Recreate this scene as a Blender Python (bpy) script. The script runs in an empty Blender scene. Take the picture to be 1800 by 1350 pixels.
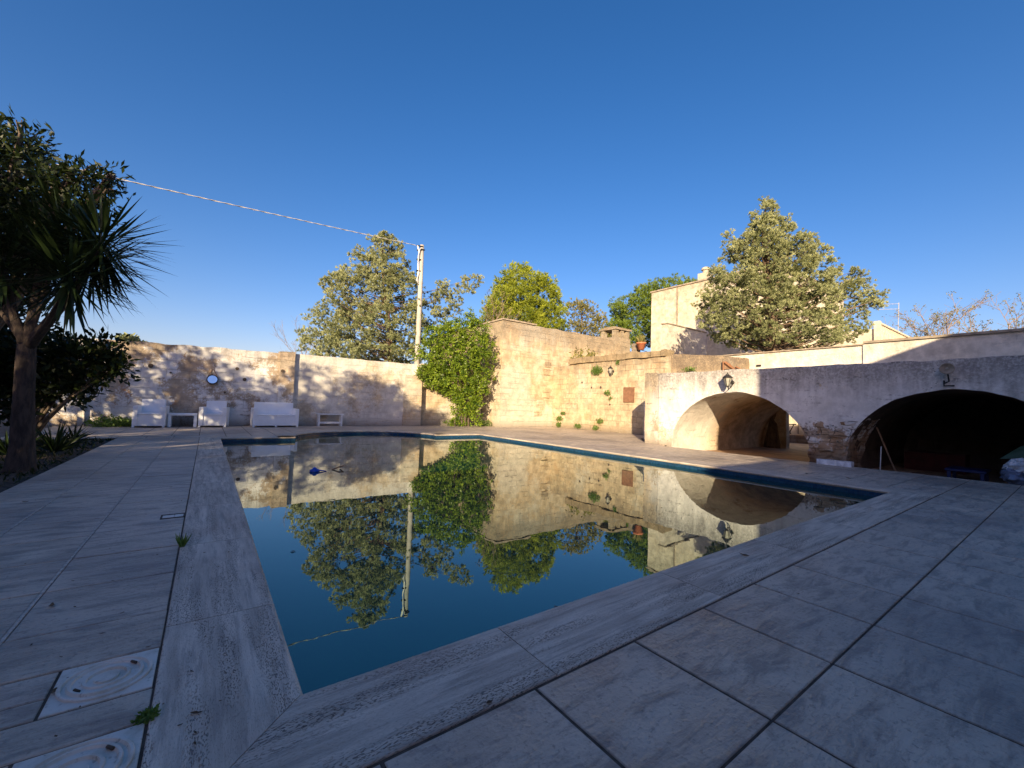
import bpy, math, random
import numpy as np
from mathutils import Vector, noise
random.seed(7); rng = np.random.default_rng(11)
S = bpy.context.scene
COL = S.collection
PI = math.pi
R = math.radians

# ------------------------------------------------------------------ camera
F = 734.7578; CX, CY = 900.0, 675.0
v1 = Vector((364-CX, 696-CY, F)).normalized(); v2 = Vector((1910-CX, 746-CY, F)).normalized()
vu = v2.cross(v1).normalized()
if vu.y > 0: vu = -vu
EYE = Vector((0, 0, 1.0))
def ray(x, y):
    c = Vector((x-CX, y-CY, F)); return Vector((v2.dot(c), v1.dot(c), vu.dot(c)))
def atD(x, y, D): return EYE + ray(x, y)*(D/F)
def atY(x, y, Y): d = ray(x, y); return EYE + d*(Y/d.y)
def atX(x, y, X): d = ray(x, y); return EYE + d*(X/d.x)
def gnd(x, y, z=0.0): d = ray(x, y); return EYE + d*((z-1.0)/d.z)
cam_d = bpy.data.cameras.new('camera'); cam = bpy.data.objects.new('camera', cam_d); COL.objects.link(cam)
from mathutils import Matrix
rt = Vector((v2.x, v1.x, vu.x)); dn = Vector((v2.y, v1.y, vu.y)); fw = Vector((v2.z, v1.z, vu.z))
M = Matrix.Identity(4)
for i in range(3):
    M[i][0] = rt[i]; M[i][1] = -dn[i]; M[i][2] = -fw[i]; M[i][3] = EYE[i]
cam.matrix_world = M
cam_d.sensor_width = 36; cam_d.lens = F/1800*36; cam_d.clip_start = 0.05; cam_d.clip_end = 3000
S.camera = cam

# ------------------------------------------------------------------ materials
class NT:
    def __init__(s, name):
        s.m = bpy.data.materials.new(name); s.m.use_nodes = True
        s.t = s.m.node_tree; s.t.nodes.clear()
        s.out = s.t.nodes.new('ShaderNodeOutputMaterial')
    def n(s, typ, ins=None, **kw):
        nd = s.t.nodes.new('ShaderNode'+typ)
        for k, v in kw.items(): setattr(nd, k, v)
        for k, v in (ins or {}).items():
            sk = nd.inputs[k]
            if isinstance(v, bpy.types.NodeSocket): s.t.links.new(v, sk)
            else: sk.default_value = v
        return nd
    def math(s, op, a, b=0.0, c=None, clamp=False):
        ins = {0: a, 1: b}
        if c is not None: ins[2] = c
        return s.n('Math', ins, operation=op, use_clamp=clamp).outputs[0]
    def noise(s, vec, scale, detail=4, rough=.55, dist=0.0):
        return s.n('TexNoise', {'Vector': vec, 'Scale': scale, 'Detail': detail, 'Roughness': rough, 'Distortion': dist}).outputs['Fac']
    def ramp(s, f, lo, hi, a=0.0, b=1.0, smooth=True):
        return s.n('MapRange', {'Value': f, 'From Min': lo, 'From Max': hi, 'To Min': a, 'To Max': b}, interpolation_type='SMOOTHSTEP' if smooth else 'LINEAR').outputs[0]
    def mix(s, f, a, b, mode='MIX'):
        nd = s.n('Mix', data_type='RGBA', blend_type=mode)
        for k, v in ((0, f), (6, a), (7, b)):
            if isinstance(v, bpy.types.NodeSocket): s.t.links.new(v, nd.inputs[k])
            else: nd.inputs[k].default_value = (*v, 1) if isinstance(v, tuple) and len(v) == 3 else v
        return nd.outputs[2]
    def pos(s): return s.n('NewGeometry').outputs['Position']
    def xyz(s, v): return s.n('SeparateXYZ', {0: v}).outputs
    def comb(s, x, y, z): return s.n('CombineXYZ', {0: x, 1: y, 2: z}).outputs[0]
    def scalev(s, v, sc): return s.n('Mapping', {'Vector': v, 'Scale': sc}).outputs[0]
    def attr(s, name='tone'): return s.n('Attribute', attribute_name=name).outputs
    def bsdf(s, color, rough=.9, height=None, dist=.02, strength=1.0, **ins):
        i = {'Base Color': color if isinstance(color, bpy.types.NodeSocket) else (*color, 1), 'Roughness': rough}
        for k, v in ins.items(): i[k.replace('_', ' ')] = v
        if height is not None:
            i['Normal'] = s.n('Bump', {'Height': height, 'Distance': dist, 'Strength': strength}).outputs[0]
        b = s.n('BsdfPrincipled', i)
        s.t.links.new(b.outputs[0], s.out.inputs[0]); return b

def stone(name, cream=(.56,.45,.31), ochre=(.45,.27,.12), white=(.66,.62,.55), white_lo=.5, white_hi=.6,
          block=(.5,.26), mortar=.35, stain=.6, ztop=3.0, ochre_amt=1.0, dirt=(.12,.10,.085), zbase=0.0, rub=0.0, wscale=.45, streak=1.0, pit=1.0, zwhite=None, bctone=.22, pierwear=False, vaultfade=False):
    t = NT(name); p = t.pos(); X = t.xyz(p)
    u = t.math('ADD', X[0], X[1]); z = X[2]
    wob = t.noise(p, 1.3, 3); wob = t.math('MULTIPLY', t.math('SUBTRACT', wob, .5), .10)
    wob2 = t.math('MULTIPLY', t.math('SUBTRACT', t.noise(p, 9, 2), .5), .03)
    zz = t.math('ADD', t.math('ADD', z, wob), wob2)
    bv = t.comb(t.math('ADD', u, wob2), zz, 0.0)
    br = t.n('TexBrick', {'Vector': bv, 'Scale': 1.0, 'Mortar Size': .009, 'Mortar Smooth': .6, 'Bias': 0.0, 'Brick Width': block[0], 'Row Height': block[1],
             'Color1': (0, 0, 0, 1), 'Color2': (1, 1, 1, 1), 'Mortar': (.5, .5, .5, 1)}, offset=.45, squash=1.35, squash_frequency=3)
    bc = br.outputs['Color']; bf = br.outputs['Fac']
    n1 = t.noise(p, wscale, 6, .62); n2 = t.noise(p, 3.2, 6, .65); n3 = t.noise(p, 22, 6, .7)
    nv = t.noise(t.scalev(p, (5, 5, .6)), 1.0, 5, .6)
    nh = t.noise(t.scalev(p, (1.2, 1.2, 9)), 1.0, 5, .7)
    cx = t.mix(t.ramp(n2, .3, .7), tuple(c*.62 for c in cream), tuple(min(1, c*1.15) for c in cream))
    cx = t.mix(t.math('MULTIPLY', bc, bctone), cx, ochre)
    oc = t.math('MULTIPLY', t.ramp(t.noise(p, .8, 5, .6, .6), .52, .68), ochre_amt, clamp=True)
    cx = t.mix(t.math('MULTIPLY', oc, .8), cx, ochre)
    wm = t.ramp(t.math('ADD', n1, t.math('MULTIPLY', t.math('SUBTRACT', n3, .5), .35)), white_lo, white_hi)
    if False: wm = t.math('MULTIPLY', wm, t.ramp(t.math('ADD', z, t.math('MULTIPLY', t.math('SUBTRACT', n2, .5), 1.2)), zwhite[0], zwhite[1]))
    if zwhite: wm = t.math('MULTIPLY', wm, t.ramp(t.math('ADD', z, t.math('MULTIPLY', t.math('SUBTRACT', n2, .5), 1.6)), zwhite[0], zwhite[1], .25, 1))
    if pierwear: wm = t.math('MULTIPLY', wm, t.ramp(t.math('ADD', t.math('ADD', X[1], t.math('MULTIPLY', z, .35)), t.math('MULTIPLY', t.math('SUBTRACT', n2, .5), 1.5)), 8.5, 7.7))
    if vaultfade: wm = t.math('MULTIPLY', wm, t.ramp(t.math('ADD', X[0], t.math('MULTIPLY', t.math('SUBTRACT', n2, .5), 1.5)), 13.6, 12.2))
    cx = t.mix(wm, cx, t.mix(t.ramp(n2, .3, .7), tuple(c*.72 for c in white), white))
    mm = t.math('MULTIPLY', bf, t.ramp(t.noise(p, 1.7, 3), .4, .62, .1, 1.0))
    cx = t.mix(t.math('MULTIPLY', mm, mortar), cx, tuple(c*1.4 for c in dirt))
    # cracks, pits and dark weathering
    vo = t.n('TexVoronoi', {'Vector': t.scalev(p, (1, 1, 1.6)), 'Scale': 13.0, 'Randomness': 1.0}).outputs['Distance']
    pits = t.math('MULTIPLY', t.ramp(vo, .20, .05), t.ramp(n2, .48, .62))
    pits = t.math('MULTIPLY', pits, pit, clamp=True)
    if pierwear:   # lime wash peeled from the pier between the arches and scuffed at the left foot
        dy = t.math('ABSOLUTE', t.math('SUBTRACT', X[1], 3.3))
        reg = t.math('MULTIPLY', t.ramp(dy, 1.2, .5), t.ramp(z, 1.25, .55))
        vo2 = t.n('TexVoronoi', {'Vector': t.n('VectorMath', {0: p, 1: t.comb(0.0, t.math('MULTIPLY', n2, .25), t.math('MULTIPLY', n1, .2))}, operation='ADD').outputs[0], 'Scale': 15.0}).outputs['Distance']
        hol = t.math('MULTIPLY', t.ramp(vo2, .36, .22), t.ramp(t.math('ADD', reg, t.math('MULTIPLY', t.math('SUBTRACT', n2, .5), 1.6)), .45, .75))
        hol = t.math('MULTIPLY', hol, t.ramp(reg, .02, .2)); pits = t.math('MAXIMUM', pits, hol)
        cx = t.mix(t.math('MULTIPLY', t.ramp(t.math('ADD', reg, t.math('MULTIPLY', t.math('SUBTRACT', n3, .5), 1.2)), .75, .95), .8), cx, (.26,.17,.10))
    cx = t.mix(t.math('MULTIPLY', pits, .75), cx, dirt)
    fine = t.math('MULTIPLY', t.ramp(nh, .56, .70), t.ramp(n3, .4, .6))
    cx = t.mix(t.math('MULTIPLY', fine, .65*streak), cx, dirt)
    top = t.ramp(t.math('ADD', z, t.math('MULTIPLY', nv, 1.5)), ztop-.15, ztop+.75)
    top = t.math('MULTIPLY', t.math('MULTIPLY', top, t.ramp(n3, .3, .6, .35, 1)), stain, clamp=True)
    cx = t.mix(top, cx, dirt)
    bot = t.math('MULTIPLY', t.ramp(t.math('SUBTRACT', z, t.math('MULTIPLY', n2, .5)), zbase+.12, zbase-.25), .6)
    cx = t.mix(bot, cx, tuple(c*1.3 for c in dirt))
    h = t.math('ADD', t.math('MULTIPLY', n3, .5), t.math('MULTIPLY', n2, 1.0))
    h = t.math('SUBTRACT', h, t.math('MULTIPLY', mm, .6*min(1, mortar*3)))
    h = t.math('SUBTRACT', h, t.math('MULTIPLY', pits, 1.0))
    h = t.math('ADD', h, t.math('MULTIPLY', bc, bctone*(1-rub)))
    h = t.math('SUBTRACT', h, t.math('MULTIPLY', fine, .4))
    t.bsdf(cx, .95, h, .035, .9, Specular_IOR_Level=.15)
    return t.m

def plain(name, col, rough=.6, var=.15, scale=8, bump=.0, metallic=0.0, dist=.005):
    t = NT(name); p = t.pos(); n = t.noise(p, scale, 5, .6)
    c = t.mix(t.ramp(n, .3, .7), tuple(c*(1-var) for c in col), tuple(min(1, c*(1+var)) for c in col))
    t.bsdf(c, rough, n if bump else None, dist, bump or 1.0, Metallic=metallic); return t.m

def leafmat(name, dark, light, trans=.25, rough=.55):
    t = NT(name); a = t.attr()['Fac']
    c = t.mix(a, dark, light)
    b = t.n('BsdfPrincipled', {'Base Color': c, 'Roughness': rough, 'Specular IOR Level': .3})
    tr = t.n('BsdfTranslucent', {'Color': t.mix(.5, c, (light[0]*1.3, light[1]*1.4, light[2]*.5))})
    m = t.n('MixShader', {0: trans, 1: b.outputs[0], 2: tr.outputs[0]})
    t.t.links.new(m.outputs[0], t.out.inputs[0]); return t.m

def bark(name, a=(.10,.075,.055), b=(.22,.17,.13), sc=14):
    t = NT(name); p = t.pos(); n = t.noise(t.scalev(p, (1, 1, .25)), sc, 6, .7); n2 = t.noise(p, 3, 3)
    t.bsdf(t.mix(t.ramp(n, .35, .65), a, b), .95, t.math('ADD', n, n2), .03, .9); return t.m

def mat_tile():
    t = NT('deck_tile'); p = t.pos(); a = t.attr()
    tone = a['Fac']
    off = t.n('VectorMath', {0: p, 1: t.comb(t.math('MULTIPLY', tone, 37.0), t.math('MULTIPLY', tone, 91.0), 0.0)}, operation='ADD').outputs[0]
    n1 = t.noise(off, 2.4, 5, .6); n2 = t.noise(t.scalev(off, (3.2, 11, 8)), 1.0, 6, .65, .5); n3 = t.noise(off, 45, 4, .6)
    c = t.mix(t.ramp(n1, .3, .7), (.43,.355,.275), (.63,.53,.415))
    c = t.mix(t.math('MULTIPLY', tone, .45), c, (.56,.475,.40))
    c = t.mix(t.ramp(n2, .46, .66, 0, .7), c, (.22,.185,.155))
    n4 = t.noise(t.scalev(off, (7, 26, 10)), 1.0, 6, .7, .4)
    c = t.mix(t.ramp(n4, .50, .66, 0, .5), c, (.25,.21,.18))
    c = t.mix(t.ramp(n3, .55, .70, 0, .55), c, (.17,.145,.125))
    dirt = t.noise(p, .55, 6, .6)
    c = t.mix(t.ramp(dirt, .44, .66, 0, .65), c, (.19,.16,.145))
    pt = t.noise(t.scalev(off, (14, 34, 20)), 1.0, 5, .7)
    c = t.mix(t.ramp(pt, .55, .7, 0, .55), c, (.24,.205,.18))
    sp = t.n('TexVoronoi', {'Vector': p, 'Scale': 16.0}).outputs['Distance']
    c = t.mix(t.math('MULTIPLY', t.ramp(sp, .10, .04), t.ramp(t.noise(p, 1.2, 2), .5, .6, 0, .55)), c, (.08,.07,.055))
    h = t.math('ADD', t.math('MULTIPLY', n2, .9), t.math('ADD', t.math('MULTIPLY', n1, .8), t.math('MULTIPLY', n3, .45)))
    t.bsdf(c, t.ramp(n1, .3, .7, .38, .6), h, .022, 1.0, Specular_IOR_Level=.5); return t.m

def mat_trav(name, along):
    t = NT(name); p = t.pos(); tone = t.attr()['Fac']
    sc = (1.2, 14, 14) if along == 'x' else (14, 1.2, 14)
    off = t.n('VectorMath', {0: p, 1: t.comb(t.math('MULTIPLY', tone, 3.0), t.math('MULTIPLY', tone, 3.0), 0.0)}, operation='ADD').outputs[0]
    s1 = t.noise(t.scalev(off, sc), 1.0, 7, .62, .35)
    s2 = t.noise(t.scalev(off, tuple(v*2.6 for v in sc)), 1.0, 5, .6)
    pz = t.scalev(off, (75, 230, 100) if along == 'x' else (230, 75, 100))
    pt = t.noise(pz, 1.0, 3, .6, .3)
    msk = t.ramp(s1, .44, .60)
    c = t.mix(t.ramp(s1, .3, .7), (.70,.605,.49), (.44,.37,.295))
    c = t.mix(t.ramp(t.noise(p, 2.0, 4), .5, .7, 0, .45), c, (.40,.30,.24))
    c = t.mix(t.ramp(s2, .48, .64, 0, .45), c, (.24,.205,.175))
    hole = t.math('MULTIPLY', t.ramp(pt, .54, .62), t.ramp(t.noise(t.scalev(off, tuple(v*.6 for v in sc)), 1.0, 4, .6), .46, .62, .12, 1.0))
    c = t.mix(t.math('MULTIPLY', hole, .85), c, (.075,.065,.06))
    c = t.mix(t.ramp(t.noise(p, .9, 6, .6), .55, .72, 0, .35), c, (.20,.165,.14))
    h = t.math('SUBTRACT', t.math('MULTIPLY', s2, .3), hole)
    t.bsdf(c, .62, h, .006, .9, Specular_IOR_Level=.35); return t.m

def mat_mosaic():
    t = NT('pool_mosaic'); p = t.pos(); X = t.xyz(p)
    br = t.n('TexBrick', {'Vector': t.comb(t.math('ADD', X[0], X[1]), X[2], 0.0), 'Scale': 1.0, 'Mortar Size': .0018, 'Brick Width': .027, 'Row Height': .027,
        'Color1': (.004,.028,.09,1), 'Color2': (.012,.065,.15,1), 'Mortar': (.03,.06,.08,1)}, offset=0.0)
    st = t.ramp(t.noise(p, 4, 3), .4, .7, 0, .4)
    t.bsdf(t.mix(st, br.outputs['Color'], (.02,.05,.07)), .25, br.outputs['Fac'], .002, -1.0); return t.m

def mat_water():
    t = NT('pool_water'); p = t.pos()
    n = t.noise(p, 3.0, 2, .5); n2 = t.noise(p, 22, 2, .5)
    h = t.math('ADD', n, t.math('MULTIPLY', n2, .04))
    nrm = t.n('Bump', {'Height': h, 'Distance': .004, 'Strength': .16}).outputs[0]
    t.n
    b = t.n('BsdfPrincipled', {'Specular Tint': (.42,.92,.80,1), 'Base Color': (.0005,.040,.036,1), 'Roughness': .0, 'IOR': 2.0, 'Normal': nrm, 'Specular IOR Level': .5})
    t.t.links.new(b.outputs[0], t.out.inputs[0]); return t.m

MT = {}
MT['tile'] = mat_tile(); MT['travx'] = mat_trav('travertine_x', 'x'); MT['travy'] = mat_trav('travertine_y', 'y')
MT['mosaic'] = mat_mosaic(); MT['water'] = mat_water()
MT['grout'] = plain('grout', (.085,.062,.045), .95, .4, 20)
MT['grout_light'] = plain('grout_light', (.46,.41,.35), .9, .3, 30)
MT['soil'] = plain('garden_soil', (.07,.05,.035), 1.0, .5, 12, .8, dist=.04)
MT['earth'] = plain('dry_earth', (.26,.20,.13), 1.0, .35, .8, .5, dist=.1)
MT['floor'] = plain('vault_floor', (.36,.24,.15), .8, .25, 3, .4)
MT['backwall'] = stone('garden_wall_stone', bctone=.15, cream=(.48,.40,.30), ochre=(.42,.20,.08), white=(.76,.745,.71), white_lo=.45, white_hi=.52, block=(.6,.3), mortar=.4, ztop=2.9, stain=.6, ochre_amt=1.2, wscale=.8, streak=1.5, pit=1.4)
MT['backwall2'] = stone('plastered_wall_stone', bctone=.12, cream=(.56,.48,.36), ochre=(.42,.24,.11), white=(.70,.67,.60), white_lo=.38, white_hi=.50, block=(.55,.27), mortar=.18, ztop=3.1, stain=.4, ochre_amt=.7, wscale=.6, streak=.7)
MT['tower'] = stone('tower_stone', cream=(.54,.44,.30), ochre=(.44,.28,.13), white=(.60,.54,.43), white_lo=.46, white_hi=.58, block=(.52,.26), mortar=.32, bctone=.2, ztop=4.65, stain=.7, dirt=(.17,.15,.125), ochre_amt=.45, wscale=.35, streak=.5, pit=.7)
MT['tan'] = stone('old_ashlar', cream=(.52,.43,.29), ochre=(.42,.27,.13), white=(.58,.53,.42), white_lo=.50, white_hi=.64, block=(.42,.24), mortar=.6, bctone=.22, ztop=3.2, stain=.6, ochre_amt=.6, streak=.9, pit=1.0)
MT['coping'] = stone('rough_coping', cream=(.42,.33,.20), ochre=(.32,.21,.10), white=(.5,.44,.34), white_lo=.6, white_hi=.7, block=(.6,.5), mortar=.0, ztop=3.3, stain=.5, ochre_amt=.4)
MT['roughtan'] = stone('rough_tan', cream=(.50,.39,.25), ochre=(.40,.26,.13), white=(.58,.5,.38), white_lo=.55, white_hi=.66, block=(.45,.3), mortar=.15, bctone=.1, ztop=2.85, stain=.8, ochre_amt=.5, pit=1.5)
MT['white'] = stone('whitewash', cream=(.55,.45,.32), ochre=(.46,.30,.16), white=(.80,.77,.72), white_lo=.33, white_hi=.40, block=(.5,.26), mortar=.0, bctone=.0, pierwear=True, ztop=2.1, stain=.7, ochre_amt=.6, dirt=(.11,.095,.085), wscale=.7, streak=1.35, pit=1.3, zbase=-.1, zwhite=(.15,.75))
MT['vault'] = stone('vault_lining', bctone=.1, cream=(.60,.46,.32), ochre=(.40,.24,.12), white=(.68,.62,.52), white_lo=.44, white_hi=.56, block=(.5,.24), mortar=.15, ztop=3.5, stain=.2, ochre_amt=.8, dirt=(.16,.11,.075), streak=.9)
MT['vaultwhite'] = stone('whitewashed_vault', bctone=.06, cream=(.58,.44,.30), ochre=(.44,.28,.15), white=(.76,.71,.63), white_lo=.34, white_hi=.44, block=(.5,.24), mortar=.1, ztop=3.5, stain=.1, ochre_amt=.6, dirt=(.16,.11,.075), streak=.7, zbase=-.5, vaultfade=True, wscale=.8)
MT['darkvault'] = stone('dark_lining', cream=(.14,.10,.07), ochre=(.12,.07,.04), white=(.2,.17,.14), white_lo=.6, white_hi=.7, block=(.5,.24), mortar=.3, ztop=2.5, stain=.2)  # right vault lining, much darker in colour than the left one
MT['rubble'] = stone('rubble_stone', cream=(.46,.33,.21), ochre=(.27,.14,.07), white=(.70,.66,.60), white_lo=.46, white_hi=.54, block=(.26,.15), mortar=.9, bctone=.5, ztop=3.5, stain=.2, ochre_amt=1.2, dirt=(.06,.042,.03), wscale=1.6, pit=2.0, zwhite=(.25,.7))
MT['plaster'] = stone('cream_render', cream=(.62,.56,.44), ochre=(.50,.41,.29), white=(.68,.62,.51), white_lo=.45, white_hi=.6, block=(2.8,9.0), mortar=.3, ztop=8.2, stain=.25, ochre_amt=.3, streak=.15, pit=.15)
MT['whiterender'] = stone('white_render', cream=(.72,.66,.56), ochre=(.6,.5,.38), white=(.80,.76,.68), white_lo=.35, white_hi=.6, block=(5.1,9.0), mortar=.1, ztop=3.25, stain=.25, ochre_amt=.2, streak=.15, pit=.1)
MT['trim'] = plain('trim_stone', (.30,.25,.19), .9, .3, 5)
MT['resin'] = None
def mat_resin():
    t = NT('white_resin'); p = t.pos(); X = t.xyz(p)
    w1 = t.n('TexWave', {'Vector': t.comb(t.math('ADD', X[0], X[1]), X[2], 0.0), 'Scale': 18.0}, bands_direction='Y').outputs['Fac']
    w2 = t.n('TexWave', {'Vector': t.comb(t.math('ADD', X[0], X[1]), X[2], 0.0), 'Scale': 18.0}, bands_direction='X').outputs['Fac']
    n = t.noise(p, 6, 4)
    t.bsdf(t.mix(t.ramp(n, .4, .7, 0, .25), (.86,.88,.89), (.72,.73,.73)), .45, t.math('MULTIPLY', w1, w2), .003, .6); return t.m
MT['resin'] = mat_resin()
MT['whitewood'] = plain('white_paint', (.72,.72,.70), .6, .12, 10)
MT['iron'] = plain('black_iron', (.03,.028,.026), .55, .3, 30, metallic=.3)
MT['glass'] = plain('dusty_glass', (.33,.32,.27), .3, .25, 12)
MT['mirror'] = plain('mirror_glass', (.85,.87,.9), .04, .03, 3, metallic=1.0)
MT['hatch'] = plain('brown_hatch', (.20,.10,.055), .7, .25, 9, .3)
MT['door'] = plain('weathered_door', (.22,.145,.09), .85, .3, 6, .5)
MT['zinc'] = plain('zinc_pipe', (.38,.39,.40), .5, .2, 12, metallic=.5)
MT['concrete'] = plain('pole_concrete', (.40,.38,.34), .9, .15, 3, .4)
MT['cable'] = plain('cable_white', (.60,.60,.58), .6, .2, 20)
MT['cabledark'] = plain('cable_dark', (.10,.10,.10), .6, .2, 20)
MT['bark'] = bark('bark'); MT['barkred'] = bark('bark_reddish', (.09,.062,.042), (.21,.145,.095)); MT['barkgrey'] = bark('bark_yucca', (.028,.021,.017), (.075,.053,.041), 20)
MT['twig'] = plain('twig', (.24,.18,.14), .9, .3, 20)
MT['cypress'] = leafmat('cypress_leaf', (.10,.12,.045), (.42,.45,.235), .15)
MT['green'] = leafmat('pine_green_leaf', (.11,.15,.014), (.36,.41,.04), .25)
MT['olive'] = leafmat('mixed_leaf', (.12,.13,.04), (.28,.25,.09), .25)
MT['pine'] = leafmat('pine_leaf', (.075,.12,.016), (.20,.28,.04), .2)
MT['citrus'] = leafmat('citrus_leaf', (.022,.062,.008), (.25,.34,.03), .28, .4)
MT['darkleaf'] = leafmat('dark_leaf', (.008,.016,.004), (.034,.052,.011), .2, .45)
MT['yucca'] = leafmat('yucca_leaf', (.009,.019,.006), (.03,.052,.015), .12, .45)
MT['weed'] = leafmat('weed_leaf', (.06,.11,.02), (.17,.26,.06), .3)
MT['dryleaf'] = plain('dry_leaf', (.10,.06,.03), .9, .5, 40)
MT['terracotta'] = plain('terracotta', (.45,.16,.08), .85, .2, 10)
MT['lid'] = None
def mat_lid():
    t = NT('lid_plastic'); p = t.pos(); n = t.noise(p, 12, 6, .65); n2 = t.noise(p, 60, 3)
    c = t.mix(t.ramp(n, .42, .7), (.66,.61,.53), (.50,.45,.36))
    c = t.mix(t.ramp(n2, .6, .72, 0, .5), c, (.13,.11,.07))
    t.bsdf(c, .45); return t.m
MT['lid'] = mat_lid()
MT['bluepl'] = plain('blue_plastic', (.01,.06,.42), .35, .1, 5)
MT['bluetable'] = plain('blue_table_paint', (.008,.02,.10), .5, .2, 5)
MT['redcloth'] = plain('red_cloth', (.06,.01,.008), .9, .3, 5, .5)
MT['bag'] = plain('plastic_bag', (.16,.19,.28), .35, .5, 7, 1.0, dist=.05)
MT['film'] = plain('plastic_film', (.66,.68,.72), .25, .25, 9, 1.0, dist=.03)
MT['wood'] = plain('weathered_wood', (.24,.15,.09), .85, .3, 9, .5)
MT['orangewood'] = plain('orange_wood', (.22,.10,.045), .7, .25, 9, .4)
MT['alu'] = plain('aluminium', (.62,.62,.62), .4, .1, 9, metallic=.6)
MT['roof'] = plain('roof_grey', (.14,.13,.125), .9, .3, 2)
MT['winglass'] = plain('window_glass', (.03,.035,.04), .08, .1, 2)
MT['shutter'] = plain('green_shutter', (.05,.10,.06), .6, .2, 6)

# ------------------------------------------------------------------ mesh building
class MB:
    def __init__(s): s.v = []; s.f = []; s.mi = []; s.tone = []; s.cur = 0; s.t = .5
    def vert(s, p): s.v.append(tuple(p)); s.tone.append(s.t); return len(s.v)-1
    def face(s, idx): s.f.append(tuple(idx)); s.mi.append(s.cur)
    def poly(s, pts): s.face([s.vert(p) for p in pts])
    def box(s, x0, x1, y0, y1, z0, z1, rot=0.0, c=None, bev=0.0):
        if bev > 0:
            b = bev
            pts = []
            ring = lambda z, i: [(x0+i, y0+i, z), (x1-i, y0+i, z), (x1-i, y1-i, z), (x0+i, y1-i, z)]
            rs = [ring(z0, b), ring(z0+b, 0), ring(z1-b, 0), ring(z1, b)]
        else:
            ring = lambda z: [(x0, y0, z), (x1, y0, z), (x1, y1, z), (x0, y1, z)]
            rs = [ring(z0), ring(z1)]
        if rot:
            cx, cy = c or ((x0+x1)/2, (y0+y1)/2); ca, sa = math.cos(rot), math.sin(rot)
            rs = [[(cx+(x-cx)*ca-(y-cy)*sa, cy+(x-cx)*sa+(y-cy)*ca, z) for x, y, z in r] for r in rs]
        ids = [[s.vert(p) for p in r] for r in rs]
        s.face(ids[0][::-1]); s.face(ids[-1])
        for a, b_ in zip(ids, ids[1:]):
            for i in range(4):
                j = (i+1) % 4; s.face((a[i], a[j], b_[j], b_[i]))
    def tube(s, pts, r, n=6, cap=True):
        pts = [Vector(p) for p in pts]
        if not isinstance(r, (list, tuple)): r = [r]*len(pts)
        rings = []
        d0 = (pts[1]-pts[0]).normalized()
        ref = Vector((0, 0, 1)) if abs(d0.z) < .9 else Vector((1, 0, 0))
        a = d0.cross(ref).normalized()
        for i, p in enumerate(pts):
            d = (pts[min(i+1, len(pts)-1)]-pts[max(i-1, 0)]).normalized()
            a = (a - d*a.dot(d)).normalized(); b = d.cross(a)
            rings.append([s.vert(p+(a*math.cos(2*PI*k/n)+b*math.sin(2*PI*k/n))*r[i]) for k in range(n)])
        for A, B in zip(rings, rings[1:]):
            for k in range(n): s.face((A[k], A[(k+1) % n], B[(k+1) % n], B[k]))
        if cap: s.face(rings[0][::-1]); s.face(rings[-1])
    def lathe(s, c, prof, n=16, axis='z', cap=True):
        c = Vector(c); rings = []
        for r, h in prof:
            ring = []
            for k in range(n):
                a = 2*PI*k/n; x, y = r*math.cos(a), r*math.sin(a)
                p = {'z': (x, y, h), 'x': (h, x, y), 'y': (x, h, y)}[axis]
                ring.append(s.vert(c+Vector(p)))
            rings.append(ring)
        for A, B in zip(rings, rings[1:]):
            for k in range(n): s.face((A[k], A[(k+1) % n], B[(k+1) % n], B[k]))
        if cap: s.face(rings[0][::-1]); s.face(rings[-1])
    def grid(s, fn, nu, nv):
        ids = [[s.vert(fn(i/nu, j/nv)) for j in range(nv+1)] for i in range(nu+1)]
        for i in range(nu):
            for j in range(nv): s.face((ids[i][j], ids[i+1][j], ids[i+1][j+1], ids[i][j+1]))
    def rbox(s, x0, x1, y0, y1, z0, z1, step=.15, amp=.02, sc=1.6, topf=None):
        T = (lambda x, y: z1) if topf is None else topf
        def W(x, y, t):
            zt = T(x, y); z = z0+(zt-z0)*t
            return rough(Vector((x, y, z)), amp, sc)
        nx = max(1, int((x1-x0)/step)); ny = max(1, int((y1-y0)/step)); nz = max(1, int((z1-z0)/step))
        L = lambda a, b, t: a+(b-a)*t
        s.grid(lambda u, v: W(L(x0, x1, u), y0, v), nx, nz)
        s.grid(lambda u, v: W(L(x1, x0, u), y1, v), nx, nz)
        s.grid(lambda u, v: W(x0, L(y1, y0, u), v), ny, nz)
        s.grid(lambda u, v: W(x1, L(y0, y1, u), v), ny, nz)
        s.grid(lambda u, v: W(L(x0, x1, u), L(y0, y1, v), 1.0), nx, ny)
        s.grid(lambda u, v: W(L(x0, x1, u), L(y1, y0, v), 0.0), nx, ny)
    def build(s, name, mats, parent=None, smooth=False, kind=None):
        me = bpy.data.meshes.new(name)
        off = Vector((0, 0, 0)); p = parent
        while p is not None: off += p.location; p = p.parent
        me.from_pydata([(x-off.x, y-off.y, z-off.z) for x, y, z in s.v], [], s.f)
        mats = mats if isinstance(mats, (list, tuple)) else [mats]
        for m in mats: me.materials.append(m)
        me.polygons.foreach_set('material_index', s.mi)
        if smooth: me.polygons.foreach_set('use_smooth', [True]*len(s.f))
        at = me.attributes.new('tone', 'FLOAT', 'POINT'); at.data.foreach_set('value', s.tone)
        o = bpy.data.objects.new(name, me); COL.objects.link(o); o.parent = parent
        if kind: o['kind'] = kind
        return o
def rough(p, amp, sc=1.6):
    q = p*sc; q2 = p*sc*4.1
    n = noise.noise_vector(q)*.7+noise.noise_vector(q2)*.35
    return p+n*amp
def tag(o, label, cat, group=None):
    o['label'] = label; o['category'] = cat
    if group: o['group'] = group
    return o
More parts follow.
